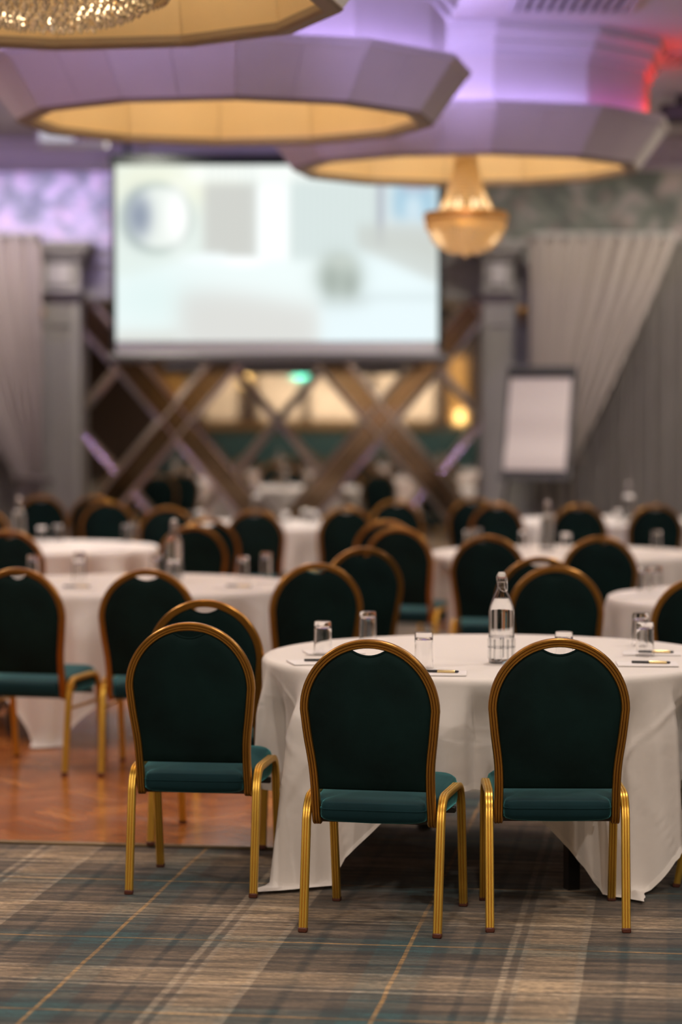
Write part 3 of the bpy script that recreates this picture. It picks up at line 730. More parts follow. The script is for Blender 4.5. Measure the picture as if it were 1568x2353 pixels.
def shot(px, py):
    """colour of the projected picture at a photo pixel (bedroom with bed, curtains, round mirror, framed print)"""
    c = [222, 232, 226]
    def mixc(col, a): 
        a = max(0, min(1, a))
        for i in range(3): c[i] = c[i]*(1-a)+col[i]*a
    def rect(x0, x1, y0, y1, col, a=1.0, s=5.0):
        e = lambda q: 1/(1+exp(-max(-40, min(40, q/s))))
        mixc(col, a*e(px-x0)*e(x1-px)*e(py-y0)*e(y1-py))
    def ell(cx, cy, rx, ry, col, a=1.0, s=0.12):
        q = sqrt(((px-cx)/rx)**2+((py-cy)/ry)**2); mixc(col, a/(1+exp(max(-40, min(40, (q-1)/s)))))
    rect(260, 560, 380, 470, (240, 240, 214), 0.8, 18); rect(430, 860, 380, 425, (246, 250, 246), 0.9, 8)
    rect(470, 592, 425, 620, (203, 203, 197), 1); rect(592, 668, 425, 620, (248, 252, 252), 1)
    rect(668, 868, 420, 620, (212, 224, 222), 1)
    if 470 < px < 592 or 668 < px < 868: mixc((190, 200, 198), 0.28*(0.5+0.5*sin(px*0.42)))
    ell(362, 505, 82, 82, (176, 188, 182), 1, 0.05); ell(366, 503, 70, 70, (232, 238, 232), 1, 0.05); ell(322, 500, 26, 44, (128, 138, 158), 0.9, 0.3); ell(408, 500, 22, 60, (250, 252, 250), 1, 0.3)
    rect(868, 884, 400, 570, (150, 152, 168), 0.9, 3); rect(884, 1010, 400, 560, (214, 224, 226)); rect(905, 1000, 425, 505, (140, 186, 212), 0.8, 8)
    rect(925, 985, 420, 438, (205, 150, 160), 0.6, 5); ell(950, 480, 20, 30, (226, 236, 240), 0.7, 0.3); rect(870, 1010, 560, 640, (190, 194, 186), 0.8, 10)
    # bed
    top = 640-50*smooth01((px-270)/220) if px < 520 else 600
    rect(260, 760, top, 830, (232, 243, 242), 1, 6); ell(480, 600, 60, 14, (238, 246, 246)); ell(560, 605, 50, 12, (248, 252, 252))
    ell(350, 690, 90, 60, (216, 234, 232), 0.8, 0.4)
    rect(412, 742, 690+18*sin(px*0.01), 830, (208, 205, 200), 0.75, 14); rect(262, 412, 765, 830, (206, 204, 196), 0.7, 8)
    rect(740, 1012, 620, 830, (226, 240, 243), 1, 8)
    ell(900, 630, 110, 60, (228, 242, 244), 1, 0.15); rect(812, 1012, 680, 692, (196, 208, 208), 0.6, 6)
    q = (px-830)*0.45
    if px > 820: rect(820, 1012, 520+q*0.0, 575+q, (196, 200, 194), 0.75, 6)
    ell(780, 640, 52, 52, (176, 186, 178), 0.95, 0.2); ell(760, 650, 14, 30, (150, 160, 152), 0.6, 0.4); ell(805, 660, 16, 26, (150, 160, 152), 0.6, 0.4); ell(785, 605, 26, 14, (198, 206, 198), 0.7, 0.4)
    rect(730, 850, 690, 706, (200, 210, 208), 0.6, 6)
    return c
nu, nv = 190, 104
iw0, iw1, ih0, ih1 = -sw/2+0.0, sw/2, zt, zb+bd*1.15
v = []; cols = []
for j in range(nv):
    for i in range(nu):
        u, w = i/(nu-1), j/(nv-1)
        v.append((iw0+(iw1-iw0)*u, -0.002, ih0+(ih1-ih0)*w)); cols.append((*lin(shot(268+740*u, 383+405*w)), 1))
f = [(j*nu+i, (j+1)*nu+i, (j+1)*nu+i+1, j*nu+i+1) for j in range(nv-1) for i in range(nu-1)]
me = mesh('projected_picture', v, f, None, False)
ca = me.color_attributes.new('picture', 'FLOAT_COLOR', 'POINT')
ca.data.foreach_set('color', [x for c in cols for x in c])
pm = bpy.data.materials.new('projected_picture'); pm.use_nodes = True; nt = pm.node_tree; nt.nodes.clear()
at_ = N(nt, 'ShaderNodeAttribute', attribute_name='picture'); em = N(nt, 'ShaderNodeEmission', Strength=1.12); om = N(nt, 'ShaderNodeOutputMaterial')
nt.links.new(at_.outputs['Color'], em.inputs[0]); nt.links.new(em.outputs[0], om.inputs[0]); me.materials.append(pm)
obj('projected_picture', me, t)
k = MB()
for s in (-1, 1): k.box((s*(sw/2-0.1), 0.02, (zt+CEIL)/2+0.04), (0.05, 0.04, CEIL-zt-0.08), ch=0.005)
k.obj('bracket', 'screen_black', t)

# green lamp and table lamps at the rear of the room (they glint in the mirrors)
p = (-0.92, YR+0.06, 2.47); t = thing('green_light', 'small green light seen in the mirror under the screen', 'light', p)
MB().box((0, 0, 0), (0.34, 0.08, 0.16), ch=0.01).obj('housing', 'white_plastic', t); MB().box((0, 0.042, 0), (0.30, 0.01, 0.13)).obj('lens', 'led_green', t)
for i, (x, z, lb) in enumerate(((-3.35, 2.1, 'amber wall lamp at rear, leftmost glint in the mirrors'), (-2.15, 2.35, 'amber wall lamp at rear, second glint from left in the mirrors'), (2.7, 1.5, 'amber wall lamp at rear, glint by the right column'))):
    t = thing('wall_lamp', lb, 'lamp', (x, YR+0.1, z), 0, 'amber wall lamps at the rear')
    MB().lathe([(0.03, -0.12), (0.09, -0.12), (0.06, 0.12), (0.03, 0.12)], 16).obj('lamp_shade', 'lamp_amber', t)
    MB().box((0, -0.03, -0.16), (0.06, 0.12, 0.05), ch=0.006).obj('wall_mount', 'brass', t)

# flip chart
fd = 22.0
c = (W(1240, 0, fd).x, fd)
t = thing('flip_chart', 'flip chart easel with blank white paper pad beside the right column', 'flip chart', (c[0], c[1], 0), R(-22))
tilt = R(11)
zb_, zt_ = 1.06, 2.02
def fp(x, z, off=0.0):                                    # point on the leaning board
    return (x, -0.10+(z-zb_)*math.tan(tilt)+off, z)
def leanbox(x0, x1, z0, z1, th, off, m, name):
    q = [Vector(fp(x0, z0, off)), Vector(fp(x1, z0, off)), Vector(fp(x1, z1, off)), Vector(fp(x0, z1, off))]
    v, f = slab(q, th); return obj(name, mesh(name, v, f, m, False), t)
leanbox(-0.32, 0.32, zb_, zt_, -0.02, 0.0, 'grey_plastic', 'board')
def paperfn(u, v_): 
    z = zb_+0.04+(zt_-0.13-zb_)*v_; x = -0.285+0.57*u
    return (x, -0.10+(z-zb_)*math.tan(tilt)-0.030-0.012*sin(v_*13)*(1-v_)-0.02*(1-v_)**2, z)
v, f = cloth_grid(8, 24, paperfn); obj('paper_pad', mesh('paper_pad', v, f, 'chart_paper', True, 180), t)
leanbox(-0.30, 0.30, zt_-0.10, zt_-0.045, -0.035, -0.045, 'black_metal', 'clamp_bar')
leanbox(-0.33, 0.33, zb_-0.04, zb_, -0.07, -0.06, 'grey_plastic', 'pen_tray')
for s in (-1, 1):
    MB().tube([fp(s*0.25, zb_+0.1, 0.03), (s*0.36, -0.34, 0.0)], 0.018, 8).obj('leg', 'black_metal', t)
MB().tube([fp(0, zt_-0.2, 0.05), (0.0, 0.72, 0.0)], 0.018, 8).obj('leg', 'black_metal', t)
MB().tube([fp(-0.2, 1.1, 0.04), fp(0.2, 1.1, 0.04)], 0.014, 8).obj('cross_bar', 'black_metal', t)

# ------------------------------------------------------------------ tables and cloths
TZ, TR = 0.735, 0.83
TABLES = {  # key: centre, cloth turn, label of the table, label of the cloth
 'front': ((0.553, 8.97), R(-10), 'round folding table under the nearest white cloth, in front at right', 'white tablecloth on the nearest round table, corners hanging to the carpet'),
 'left': ((-1.05, 12.65), R(20), 'round folding table under white cloth on the parquet at left', 'white tablecloth on the left round table standing on the parquet'),
 'farleft': ((-2.03, 16.2), R(8), 'round folding table under white cloth far left, below the left column', 'white tablecloth on the far left round table, below the left column'),
 'centre': ((-0.60, 19.45), R(30), 'round folding table under white cloth farthest back at the middle', 'white tablecloth on the round table farthest back at the middle'),
 'right': ((1.39, 15.5), R(-12), 'round folding table under white cloth midway at right, below the flip chart', 'white tablecloth on the midway round table at right, below the flip chart'),
 'farright': ((2.18, 20.15), R(15), 'round folding table under white cloth farthest back at right, near the drapes', 'white tablecloth on the farthest round table at right, near the drapes'),
 'edge': ((2.11, 11.80), R(25), 'round folding table under white cloth cut by the right edge', 'white tablecloth on the round table cut by the right picture edge'),
}
CHAIRS = [  # x px of the back, top row px or None, distance of the back, yaw (deg, + = facing right), side rods, label
 (434, 8.22, 8, 0, 'green velvet chair with gold frame at left front, carpet underneath, parquet just behind'),
 (848, 7.60, 12, 0, 'green velvet chair with gold frame at front table, left of the two nearest'),
 (1288, 7.64, 1, 0, 'green velvet chair with gold frame at front table, right of the two nearest'),
 (470, 9.10, 10, 0, 'green velvet chair half hidden directly behind the left front chair'),
 (337, 10.86, 6, 1, 'green velvet chair on the parquet with two legs splayed, in front of left table'),
 (38, 10.95, 14, 1, 'green velvet chair cut by the left edge, standing on the parquet'),
 (728, 11.30, -14, 0, 'green velvet chair behind the left rim of the front table'),
 (836, 12.62, -20, 0, 'green velvet chair second back behind the front table, left of dark blue pair'),
 (916, 14.85, 20, 0, 'dark teal chair in middle with seat showing, nearer of an overlapping pair'),
 (888, 15.75, 14, 0, 'dark teal chair mostly hidden behind the nearer of the overlapping middle pair'),
 (1122, 14.00, 12, 0, 'dark teal chair left of the front bottle, facing the midway right table'),
 (1380, 13.90, 0, 0, 'dark teal chair right of the front bottle, facing the midway right table'),
 (1279, 11.24, 6, 0, 'green velvet chair directly behind the front table and its bottle'),
 (1243, 11.95, -6, 0, 'green velvet chair of which only the arched top shows behind another, right of bottle'),
 (1616, 10.50, 8, 0, 'green velvet chair cut by the right edge behind the front table'),
 (1142, 18.95, 18, 0, 'distant teal chair below the right column, front one of a pair'),
 (1090, 20.05, 0, 0, 'distant teal chair hidden at the back of the pair below the right column'),
 (1331, 18.65, 2, 0, 'distant teal chair directly below the flip chart, facing the far right table'),
 (1508, 18.65, -6, 0, 'distant teal chair before the drapes, rightmost at the far right table'),
 (797, 18.20, -14, 0, 'distant teal chair in the middle, below the right half of the screen'),
 (910, 19.60, 10, 0, 'distant teal chair just behind the middle one, right of the screen centre'),
 (586, 17.65, 4, 0, 'distant teal chair below the screen centre, in front of the farthest middle table'),
 (94, 20.60, -8, 0, 'distant teal chair in front of the left column, behind the far left bottle'),
 (-44, 18.10, 10, 0, 'distant teal chair only just showing at the left edge'),
 (246, 19.45, -4, 0, 'distant teal chair right of the left column, front one of a close pair'),
 (216, 20.50, 2, 0, 'distant teal chair peeping out behind the close pair right of left column'),
 (383, 18.20, -6, 0, 'distant teal chair below the left part of the screen, by far left table'),
 (442, 15.05, -14, 0, 'blue-teal chair behind the bottle of the left table'),
 (476, 16.00, -14, 0, 'blue-teal chair hidden behind the one at the bottle of left table'),
 (18, 14.45, 8, 0, 'teal chair at the left edge facing the far left table'),
]
def chair_pose(c):
    x, d, yaw = c[0], c[1], R(c[2])
    return Vector(((x-784)*d/F+0.27*sin(yaw), d+0.27*cos(yaw), 0)), -yaw
EDGE_CHAIR = (Vector((1.45, 8.52, 0)), R(72))
POSES = [chair_pose(c) for c in CHAIRS]+[EDGE_CHAIR]
# the parquet is a few millimetres proud of the carpet
def ground(p):
    dx, dy = p.x-df.location.x, p.y-df.location.y
    lx, ly = dx*cos(-DA)-dy*sin(-DA), dx*sin(-DA)+dy*cos(-DA)
    return 0.009 if (-DW < lx < 0 and 0 < ly < DD) else 0.0

def seat_limit(px, py, ang):
    """how far out from (px,py) along ang the cloth can hang before a chair seat is in the way"""
    lim = 9.0
    for p, rz in POSES:
        dx, dy = p.x-px, p.y-py
        if dx*dx+dy*dy > 2.6: continue
        for i in range(36):
            r = 0.40+i*0.016
            wx, wy = px+r*cos(ang)-p.x, py+r*sin(ang)-p.y
            lx, ly = wx*cos(-rz)-wy*sin(-rz), wx*sin(-rz)+wy*cos(-rz)
            if abs(lx) < 0.25 and -0.27 < ly < 0.285:
                lim = min(lim, r-0.01); break
    return lim
def cloth_mesh(cx, cy, turn, seed, nth, nh):
    rn = random.Random(seed)
    half = 1.215
    skew = lambda a: R(7)*sin((a-R(258))*90/39) if seed == 11 and abs(a-R(258)) < R(78) else 0.0
    waves = [(rn.randint(9, 13), rn.uniform(0, 6.28), 0.5), (rn.randint(15, 19), rn.uniform(0, 6.28), 0.4), (rn.randint(23, 29), rn.uniform(0, 6.28), 0.22)]
    ver = []; fac = []
    top = [0.0, 0.25, 0.5, 0.7, 0.85, 0.95, 0.985]
    rows = []
    rl = [seat_limit(cx, cy, 2*pi*i/nth) for i in range(nth)]
    # widen the pushed-in places gently
    for _ in range(4): rl = [min(rl[i], (rl[i-1]+rl[(i+1) % nth])/2+0.02) for i in range(nth)]
    for i in range(nth):
        a = 2*pi*i/nth; b = a-turn+skew(a)
        S = half/max(abs(cos(b)), abs(sin(b)), 0.0)
        S = min(S, half*1.38)
        Lh = S-TR
        corner = smooth01((S/half-1)/0.38)
        wv = sum(A*sin(n*a+ph) for n, ph, A in waves)
        col = []
        # ironed-in fold lines: a grid in the plane of the unfolded square cloth
        def crease(dist):
            h = 0.0
            for w in (dist*cos(b), dist*sin(b)):
                q = (w+0.2025) % 0.405-0.2025; h += exp(-(q/0.009)**2)
            return h
        for t_ in top: col.append((TR*t_*cos(a), TR*t_*sin(a), TZ+0.004+0.0012*sin(9*t_*cos(a)+seed)*sin(7*t_*sin(a))))
        zlim = TZ-0.006
        for k in range(nh):
            s = (k+0.5)/nh*Lh if k < nh-1 else Lh
            rr = 0.022                                                 # soft rim
            if s < rr*1.57: q = s/rr; r = TR-0.012+rr*sin(q); z = TZ+0.004-rr*(1-cos(q))
            else: r = TR+0.010; z = TZ+0.004-rr-(s-rr*1.57)
            dr = (TZ-z)/0.7
            am = (0.046+0.075*corner)*smooth01(dr*3.4)
            r += am*wv*(0.6+0.6*dr)+0.05*corner*dr
            r += 0.0055*crease(TR+s)*smooth01(dr*6)
            lim = rl[i]
            if r > lim and z < TZ: r = r-(r-max(lim, 0.35))*smooth01((TZ-z)/0.22)
            if z < 0.012:                                              # pools on the floor
                over = 0.012-z; r += over*0.9; z = 0.012+0.003*(1+sin(9*a+k))
            col.append((r*cos(a), r*sin(a), z))
        rows.append(col)
    m_ = len(rows[0])
    ver = [(0, 0, TZ+0.004)]
    for c_ in rows: ver += c_[1:]
    m2 = m_-1
    for i in range(nth):
        j = (i+1) % nth
        fac.append((0, 1+i*m2, 1+j*m2))
        for k in range(m2-1): fac.append((1+i*m2+k, 1+i*m2+k+1, 1+j*m2+k+1, 1+j*m2+k))
    hem = []
    for i in range(nth):
        e = Vector(rows[i][-1]); pz = Vector(rows[i][-2]); up = (pz-e).normalized()*0.022; o = Vector((e.x, e.y, 0)).normalized()*0.0015
        hem += [e+o, e+up+o]
    hf = [(2*i, 2*i+1, (2*((i+1) % nth))+1, 2*((i+1) % nth)) for i in range(nth)]
    return ver, fac, hem, hf
leg_pts = [(0.23, -0.61), (0.61, 0.23), (-0.23, 0.61), (-0.61, -0.23)]
tt = None
topm = MB().lathe([(0, TZ-0.028), (TR-0.03, TZ-0.028), (TR-0.015, TZ-0.02), (TR-0.015, TZ-0.006), (TR-0.02, TZ), (0, TZ)], 64).me('tabletop', 'table_wood')
apr = MB().lathe([(0.62, TZ-0.07), (0.64, TZ-0.07), (0.64, TZ-0.028), (0.62, TZ-0.028)], 48, close=True).me('apron_ring', 'black_metal')
legm = MB().sweep([(0, 0, 0.0), (0, 0, 0.70)], [(-0.021, -0.021), (0.021, -0.021), (0.021, 0.021), (-0.021, 0.021)], (1, 0, 0)).me('leg', 'black_metal')
brm = MB().tube([(-0.32, 0, 0.30), (0.32, 0, 0.30)], 0.012, 6).me('brace', 'black_metal')
for i, (key, ((cx, cy), turn, lt, lc)) in enumerate(TABLES.items()):
    g = ground(Vector((cx, cy, 0)))*0
    t = thing('round_table', lt, 'table', (cx, cy, g), 0, 'round folding tables')
    obj('tabletop', topm, t); obj('apron_ring', apr, t)
    for x, y in leg_pts: obj('leg', legm, t, (x, y, 0), (0, 0, R(20)))
    for s in (-1, 1): obj('brace', brm, t, (s*0.42*cos(R(20)), s*0.42*sin(R(20)), 0), (0, 0, R(110)))
    v, f, hv, hf = cloth_mesh(cx, cy, turn, 11+i*7, 420 if key == 'front' else 240 if key == 'left' else 144, 72 if key == 'front' else 34 if key == 'left' else 20)
    tc = thing('tablecloth', lc, 'tablecloth', (cx, cy, g), 0, 'white tablecloths')
    obj('drape', mesh('drape', v, f, 'linen', True, 180), tc)
    obj('hem', mesh('hem', hv, hf, 'hem', True, 180), tc)

# ------------------------------------------------------------------ banquet chair
def ridged(w, d):
    """tube profile with three ridges on its broad faces: (across, depth)"""
    h = w/2; e = d/2; p = []
    xs = [-h+0.003, -h*0.42, -h*0.32, -h*0.22, h*0.22, h*0.32, h*0.42, h-0.003]
    ys = [e, e, e-0.0032, e, e, e-0.0032, e, e]
    p += [(x, y) for x, y in zip(xs, ys)]
    p += [(h, e-0.004), (h, -e+0.004)]
    p += [(x, -y) for x, y in zip(xs[::-1], ys[::-1])]
    p += [(-h, -e+0.004), (-h, e-0.004)]
    return p[::-1]
def yback(z): return -0.185-0.085*max(0, (z-0.36))/0.56-0.02*sin(pi*min(1, max(0, (z-0.36)/0.56)))
def halfw(z):
    pts = [(0.30, 0.183), (0.45, 0.183), (0.53, 0.1865), (0.62, 0.199), (0.70, 0.206)]
    for (z0, a), (z1, b) in zip(pts, pts[1:]):
        if z <= z1:
            t_ = smooth01((z-z0)/(z1-z0)) if z0 >= 0.45 else 0; 
            return a+(b-a)*((z-z0)/(z1-z0)) if z0 >= 0.45 else a+(b-a)*t_
    return 0.206
def outline_right():
    """centre line of the back frame, right half, from the curl under the seat to the top"""
    ctrl = [(0.183, 0.345), (0.183, 0.40), (0.183, 0.46), (0.1865, 0.53), (0.198, 0.62), (0.206, 0.70)]
    pts = [(p.x, p.y) for p in spline([Vector((a, b, 0)) for a, b in ctrl], 5)]
    for i in range(1, 19):
        a = i/18*pi/2; pts.append((0.206*cos(a), 0.70+0.206*sin(a)))
    return pts
def make_chair(name, label, rods):
    t = thing(name, label, 'chair')
    rp = outline_right()
    right = [Vector((x, yback(z), z)) for x, z in rp]
    curl = [Vector((0.188, -0.075, 0.382)), Vector((0.186, -0.115, 0.358)), Vector((0.184, -0.150, 0.343)), Vector((0.183, -0.176, 0.340))]
    half = spline(curl+[right[1]], 4)[:-1]+right[1:]
    path = half+[Vector((-p.x, p.y, p.z)) for p in reversed(half[:-1])]
    b = MB(); n0 = (1, 0, 0)
    # the ridges face backwards: across = in the plane of the back, depth = y
    b.sweep(path, [(q[0], q[1]) for q in ridged(0.027, 0.024)], n0)
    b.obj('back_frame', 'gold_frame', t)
    # back pad
    hx = 0.057; inner = 0.1945
    out = []
    bottom = 0.443
    for i in range(9): out.append((-0.171+0.342*i/8, bottom))
    for z in [0.46, 0.495, 0.53, 0.56, 0.59, 0.62, 0.65, 0.68]:
        x = [p for p in rp if p[1] >= z][0][0]-0.0115; out.append((x, z))
    a_end = math.acos(hx/inner)
    for i in range(0, 15): a = a_end*i/14; out.append((inner*cos(a), 0.70+inner*sin(a)))
    ztip = 0.70+inner*sin(a_end)
    for i in range(1, 12): 
        x = hx-2*hx*i/12; out.append((x, ztip-0.019*(1-(x/hx)**2)))
    for p in reversed(out[9:9+8+15]): out.append((-p[0], p[1]))
    n = len(out); cz = 0.67
    def ring(s, dy, thick=True): return [(x*s, yback(cz+(z-cz)*s)+dy, cz+(z-cz)*s) for x, z in out]
    rings = [ring(0.0, -0.012)]
    rings = []
    for s, dy in ((0.5, -0.013), (0.85, -0.0125), (0.955, -0.011), (0.99, -0.006), (1.0, 0.0), (0.995, 0.012), (0.97, 0.022), (0.88, 0.032), (0.6, 0.040), (0.3, 0.043)):
        rings.append(ring(s, dy))
    v = [p for r in rings for p in r]; f = []
    for k in range(len(rings)-1):
        for i in range(n):
            j = (i+1) % n; f.append((k*n+i, k*n+j, (k+1)*n+j, (k+1)*n+i))
    c0 = len(v); v.append((0, yback(cz)-0.013, cz)); v.append((0, yback(cz)+0.044, cz))
    for i in range(n):
        j = (i+1) % n; f.append((c0, j, i)); f.append((c0+1, (len(rings)-1)*n+i, (len(rings)-1)*n+j))
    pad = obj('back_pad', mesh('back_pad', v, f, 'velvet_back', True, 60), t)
    pp = [(x*0.998, yback(z)-0.006, z) for x, z in out[9+8+14:9+8+14+13]]
    MB().tube(pp, 0.0035, 6).obj('piping', 'velvet_back', pad)
    # seat: rounded trapezoid cushion
    so = []
    def corner(cx, cy, r, a0, a1, n=6):
        for i in range(n+1): a = a0+(a1-a0)*i/n; so.append((cx+r*cos(a), cy+r*sin(a)))
    corner(0.168-0.03, -0.222+0.03, 0.03, -pi/2, 0); so.append((0.168, -0.168)); so.append((0.190, -0.150)); so.append((0.198, -0.11)); corner(0.207-0.07, 0.225-0.07, 0.07, 0, pi/2); corner(-0.207+0.07, 0.225-0.07, 0.07, pi/2, pi); so.append((-0.198, -0.11)); so.append((-0.190, -0.150)); so.append((-0.168, -0.168)); corner(-0.168+0.03, -0.222+0.03, 0.03, pi, 1.5*pi)
    # add points along the straight sides
    so2 = []
    for i in range(len(so)):
        a, b_ = so[i], so[(i+1) % len(so)]; L = math.dist(a, b_); m_ = max(1, int(L/0.04))
        for k in range(m_): so2.append((a[0]+(b_[0]-a[0])*k/m_, a[1]+(b_[1]-a[1])*k/m_))
    def tilt(z, y):
        z -= 0.020
        return z+(y-0.225)*0.105*max(0.0, (z-0.346)/0.108)
    n = len(so2); rings = []
    for s, z in ((0.35, 0.366), (0.80, 0.366), (0.93, 0.366), (0.965, 0.371), (0.99, 0.380), (1.0, 0.394), (1.0, 0.424), (0.994, 0.444), (0.975, 0.459), (0.93, 0.468), (0.75, 0.473), (0.4, 0.474)):
        rings.append([(x*s, 0.015+(y-0.015)*s, tilt(z, 0.015+(y-0.015)*s)-(0.006*cos(x*9)*(1 if z < 0.38 and y < 0 else 0))) for x, y in so2])
    v = [p for r in rings for p in r]; f = []
    for k in range(len(rings)-1):
        for i in range(n):
            j = (i+1) % n; f.append((k*n+i, k*n+j, (k+1)*n+j, (k+1)*n+i))
    f.append(tuple(range(n-1, -1, -1))); f.append(tuple((len(rings)-1)*n+i for i in range(n)))
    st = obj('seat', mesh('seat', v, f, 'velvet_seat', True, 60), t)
    MB().tube([(x*0.999, 0.015+(y-0.015)*0.999, tilt(0.430, y)) for x, y in so2], 0.0020, 5, True).obj('piping', 'velvet_seat', st)
    # legs: each side an inverted U, rear and front halves
    for s in (-1, 1):
        for fr in (-1, 1):
            foot = Vector((s*0.212, fr*0.25, 0.012)); kn = Vector((s*0.213, fr*0.196, 0.345))
            ctrl = [foot, foot.lerp(kn, 0.5), kn, Vector((s*0.2125, fr*0.180, 0.385)), Vector((s*0.212, fr*0.150, 0.410)), Vector((s*0.211, fr*0.11, 0.418)), Vector((s*0.211, 0.0, 0.418))]
            pth = [foot, foot.lerp(kn, 0.5)]+spline(ctrl[2:6], 4)+[ctrl[6]]
            pr = [(q[1], q[0]) for q in ridged(0.027, 0.021)][::-1]
            # broad ridged face turned outwards at front and back (facing along the walk of the tube)
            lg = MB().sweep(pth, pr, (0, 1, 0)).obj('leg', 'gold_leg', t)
            MB().box((s*0.212, fr*0.252, 0.008), (0.028, 0.024, 0.016), ch=0.003).obj('foot_cap', 'foot_rubber', lg)
        if rods: MB().tube([(s*0.212, -0.205, 0.29), (s*0.212, 0.205, 0.29)], 0.007, 6).obj('side_rod', 'gold_leg', t)
    k = MB(); k.box((0, -0.12, 0.336), (0.40, 0.025, 0.016), ch=0.003); k.box((0, 0.14, 0.336), (0.41, 0.025, 0.02), ch=0.003); k.obj('seat_rail', 'black_metal', t)
    return t
proto = {0: None, 1: None}
for c, (p, rz) in list(zip(CHAIRS, POSES))+[((0, 0, 0, 0, 'green velvet chair seat cut by the right edge at the front table'), EDGE_CHAIR)]:
    k = c[3]; loc = (p.x, p.y, ground(p))
    if proto[k] is None:
        o = make_chair('banquet_chair', c[4], k); o.location = loc; o.rotation_euler = (0, 0, rz); o['group'] = 'gold-framed banquet chairs'; proto[k] = o
    else: dup(proto[k], loc, rz, c[4], 'gold-framed banquet chairs')

# ------------------------------------------------------------------ tableware
ZT = TZ+0.006
def onT(x, y):                                        # photo pixel of a base on a table top -> world x, y
    d = (HCAM-ZT)*F/(y-HOR); return ((x-784)*d/F, d)
gl_me = MB().lathe([(0.0332, 0.0), (0.0325, 0.030), (0.0315, 0.075), (0.0312, 0.116), (0.0295, 0.1205), (0.0, 0.1205)], 28)
gl_me.lathe([(0.0332, 0.0), (0.0312, 0.0), (0.0300, 0.040), (0.0288, 0.095), (0.020, 0.101), (0.0, 0.102)][::-1], 28)
gl_mesh = gl_me.me('tumbler', 'glass')
GLASSES = [
 (742, 1506, 'upturned tumbler at the left end of the front table'), (846, 1480, 'taller-looking upturned tumbler behind the left nearest chair, front table'),
 (975, 1536, 'upturned tumbler right of the left nearest chair top, front table'), (1298, 1534, 'upturned tumbler behind the top of the right nearest chair'),
 (1485, 1508, 'upturned tumbler at right of front table, nearer of the pair'), (1474, 1484, 'upturned tumbler at right of front table, farther of the pair'),
 (180, 1338, 'upturned tumbler on left table, nearer of the pair between two chairs'), (182, 1322, 'upturned tumbler on left table, farther of the pair between two chairs'),
 (76, 1330, 'upturned tumbler on the left table near the picture edge'), (399, 1340, 'upturned tumbler in front of the bottle on the left table'),
 (358, 1328, 'upturned tumbler left of the bottle on the left table'), (558, 1332, 'shorter upturned tumbler at right of the left table'), (612, 1322, 'rightmost upturned tumbler on the left table'),
 (95, 1252, 'upturned tumbler right of the bottle on far left table'), (132, 1248, 'second upturned tumbler right of the bottle on far left table'), (290, 1246, 'front upturned tumbler of a pair at right of far left table'), (306, 1241, 'rear upturned tumbler of a pair at right of far left table'),
 (1206, 1264, 'upturned tumbler left of the bottle on midway right table'), (1078, 1262, 'upturned tumbler at left of midway right table, nearer of two'), (1098, 1256, 'upturned tumbler at left of midway right table, farther of two'),
 (1302, 1270, 'upturned tumbler right of the bottle on midway right table'), (1510, 1264, 'upturned tumbler at right of midway right table'),
 (1483, 1362, 'upturned tumbler on the right edge table, left of two'), (1508, 1360, 'upturned tumbler on the right edge table, right of two'),
 (656, 1212, 'upturned tumbler on the farthest middle table, left of three'), (702, 1206, 'upturned tumbler on the farthest middle table, middle of three'), (722, 1209, 'upturned tumbler on the farthest middle table, right of three'), (458, 1208, 'upturned tumbler at the left rim of the farthest middle table'),
 (1420, 1207, 'upturned tumbler on the farthest right table'),
]
for x, y, lb in GLASSES:
    X, Y = onT(x, y); o = obj('tumbler', gl_mesh, None, (X, Y, ZT+0.0015), (0, 0, 0)); tag(o, lb, 'glass', 'upturned tumblers')

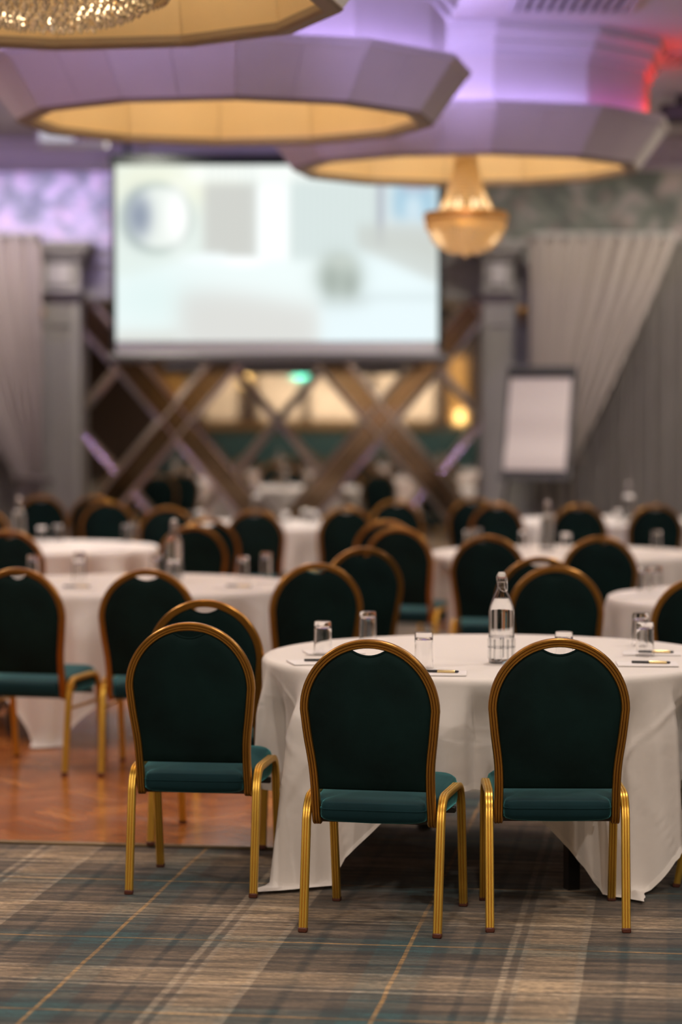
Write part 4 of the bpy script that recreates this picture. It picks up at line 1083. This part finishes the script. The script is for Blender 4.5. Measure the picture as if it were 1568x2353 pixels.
def make_bottle(label):
    t = thing('water_bottle', label, 'bottle')
    prof = [(0.0, 0.0), (0.040, 0.0), (0.0445, 0.006), (0.045, 0.02), (0.045, 0.178), (0.043, 0.196), (0.034, 0.222), (0.024, 0.243), (0.0165, 0.262), (0.0145, 0.275), (0.0145, 0.284), (0.0185, 0.287), (0.0185, 0.296), (0.0145, 0.298)]
    inn = [(r-0.003, z+(0.004 if i < 3 else 0)) for i, (r, z) in enumerate(prof[1:])]
    b = MB(); n = 40; pf = prof; vs = []; fs = []; full = pf+inn[::-1]+[(0.0, 0.006)]
    k = len(full)
    for i in range(n):
        a = 2*pi*i/n
        for q, (r, z) in enumerate(full):
            fl = 1.0
            vs.append((r*cos(a), r*sin(a), z))
    for i in range(n):
        j = (i+1) % n
        for q in range(k-1): fs.append((i*k+q, j*k+q, j*k+q+1, i*k+q+1))
    obj('glass_body', mesh('glass_body', vs, fs, 'glass'), t)
    # moulded flutes round the lower body
    fl = MB()
    for i in range(12):
        a = 2*pi*i/12; fl.tube([(0.0455*cos(a), 0.0455*sin(a), 0.015), (0.0455*cos(a), 0.0455*sin(a), 0.085)], 0.0035, 6)
    for z in (0.092, 0.055):
        fl.tube([(0.0452*cos(2*pi*i/28), 0.0452*sin(2*pi*i/28), z) for i in range(28)], 0.0022, 6, True)
    fl.obj('flutes', 'glass', t)
    w = [(0.0, 0.0075)]+[(r-0.0035, z+0.0045) for r, z in prof[1:3]]+[(r-0.0035, z) for r, z in prof[3:7]]+[(0.0285, 0.226), (0.0, 0.226)]
    MB().lathe(w, 40).obj('water', 'water', t)
    cap = MB().lathe([(0, 0.318), (0.011, 0.317), (0.0135, 0.311), (0.0135, 0.300), (0.009, 0.2985), (0, 0.2985)], 20).obj('stopper', 'ceramic', t)
    MB().lathe([(0.0135, 0.3005), (0.0155, 0.2995), (0.0155, 0.2965), (0.0135, 0.2955)], 20).obj('seal', 'rubber_red', cap)
    wr_ = MB()
    for s in (-1, 1):
        wr_.tube(spline([(s*0.0145, 0, 0.312), (s*0.020, 0, 0.300), (s*0.0195, -0.004, 0.280), (s*0.0185, -0.008, 0.268), (s*0.012, -0.0185, 0.255)], 4), 0.0013, 5)
    wr_.tube([(0.012, -0.0185, 0.255), (0, -0.021, 0.250), (-0.012, -0.0185, 0.255)], 0.0013, 5)
    wr_.tube([(0.0155*cos(2*pi*i/20), 0.0155*sin(2*pi*i/20), 0.283) for i in range(20)], 0.0013, 5, True)
    wr_.obj('wire_bail', 'steel_wire', t)
    return t
BOTTLES = [(1154, 1524, 25, 'swing-top glass water bottle in the middle of the front table'), (400, 1332, -10, 'glass water bottle on the left table behind a tumbler'),
           (43, 1252, 40, 'glass water bottle on the far left table, by the left column'), (1259, 1266, 10, 'glass water bottle on the midway right table, below the flip chart'),
           (590, 1203, 0, 'glass water bottle on the farthest middle table, below the screen'), (1446, 1200, 0, 'glass water bottle on the farthest right table, before the drapes')]
bp_ = None
for x, y, a, lb in BOTTLES:
    X, Y = onT(x, y)
    if bp_ is None: bp_ = make_bottle(lb); bp_.location = (X, Y, ZT); bp_.rotation_euler = (0, 0, R(a)); bp_['group'] = 'glass water bottles'
    else: dup(bp_, (X, Y, ZT), R(a), lb, 'glass water bottles')

pad_me = MB().box((0, 0, 0.002), (0.21, 0.15, 0.004), ch=0.0006).me('note_sheet', 'paper', smooth=False)
cov_me = MB().box((0, 0.066, 0.0046), (0.21, 0.016, 0.0012)).me('gum_strip', 'white_plastic' if False else 'paper', smooth=False)
pen_b = MB().lathe([(0, 0), (0.0045, 0.001), (0.0048, 0.05), (0.0048, 0.062)], 10).me('barrel', 'pen_black')
pen_g = MB().lathe([(0.0048, 0.062), (0.0050, 0.066), (0.0050, 0.118), (0.0044, 0.122)], 10).me('sleeve', 'pen_gold')
pen_w = MB().lathe([(0.0046, 0.122), (0.0040, 0.132), (0.0, 0.136)], 10).me('push_button', 'pen_black')
pen_t = MB().box((0.0, 0.0062, 0.085), (0.0028, 0.0016, 0.045), ch=0.0005).me('clip', 'pen_gold')
PADS = [(735, 1524, 12, 1, 'notepad with pen at the left end of the front table', 'pen on the notepad at left end of front table'),
        (1002, 1549, -4, 1, 'notepad under the pen beside the left nearest chair', 'pen between the two nearest chairs, only its tip clear'),
        (1490, 1528, -3, 1, 'notepad with black and gold pen at right of front table', 'black and gold pen lying nearest at right of front table'),
        (1500, 1503, -6, 1, 'farther notepad at right of the front table, behind tumbler', 'farther pen at right of the front table, behind tumbler'),
        (768, 1501, 10, 0, 'notepad under the leftmost tumbler of the front table', ''),
        (170, 1352, 6, 1, 'notepad on the left table in front of the tumbler pair', 'pen on left table in front of the tumbler pair'),
        (545, 1350, -8, 1, 'notepad at right of the left table below the tumblers', 'pen at right of the left table below the tumblers'),
        (640, 1338, -12, 0, 'notepad at the right rim of the left table', ''),
        (255, 1258, 4, 0, 'notepad in the middle of the far left table', ''),
        (1470, 1370, 0, 0, 'notepad on the right edge table under the tumblers', ''), (1490, 1276, 0, 0, 'notepad at right of the midway right table', '')]
for x, y, a, pen, lb, pl in PADS:
    X, Y = onT(x, y); t = thing('notepad', lb, 'notepad', (X, Y, ZT), R(a), 'notepads on the tables')
    obj('note_sheet', pad_me, t); obj('gum_strip', cov_me, t)
    if pen:
        t2 = thing('pen', pl, 'pen', (X-0.055, Y-0.005, ZT+0.0096), R(a-8), 'pens on the notepads')
        for nm, mm in (('barrel', pen_b), ('sleeve', pen_g), ('push_button', pen_w), ('clip', pen_t)): obj(nm, mm, t2, (0, 0, 0), (0, R(90), 0))
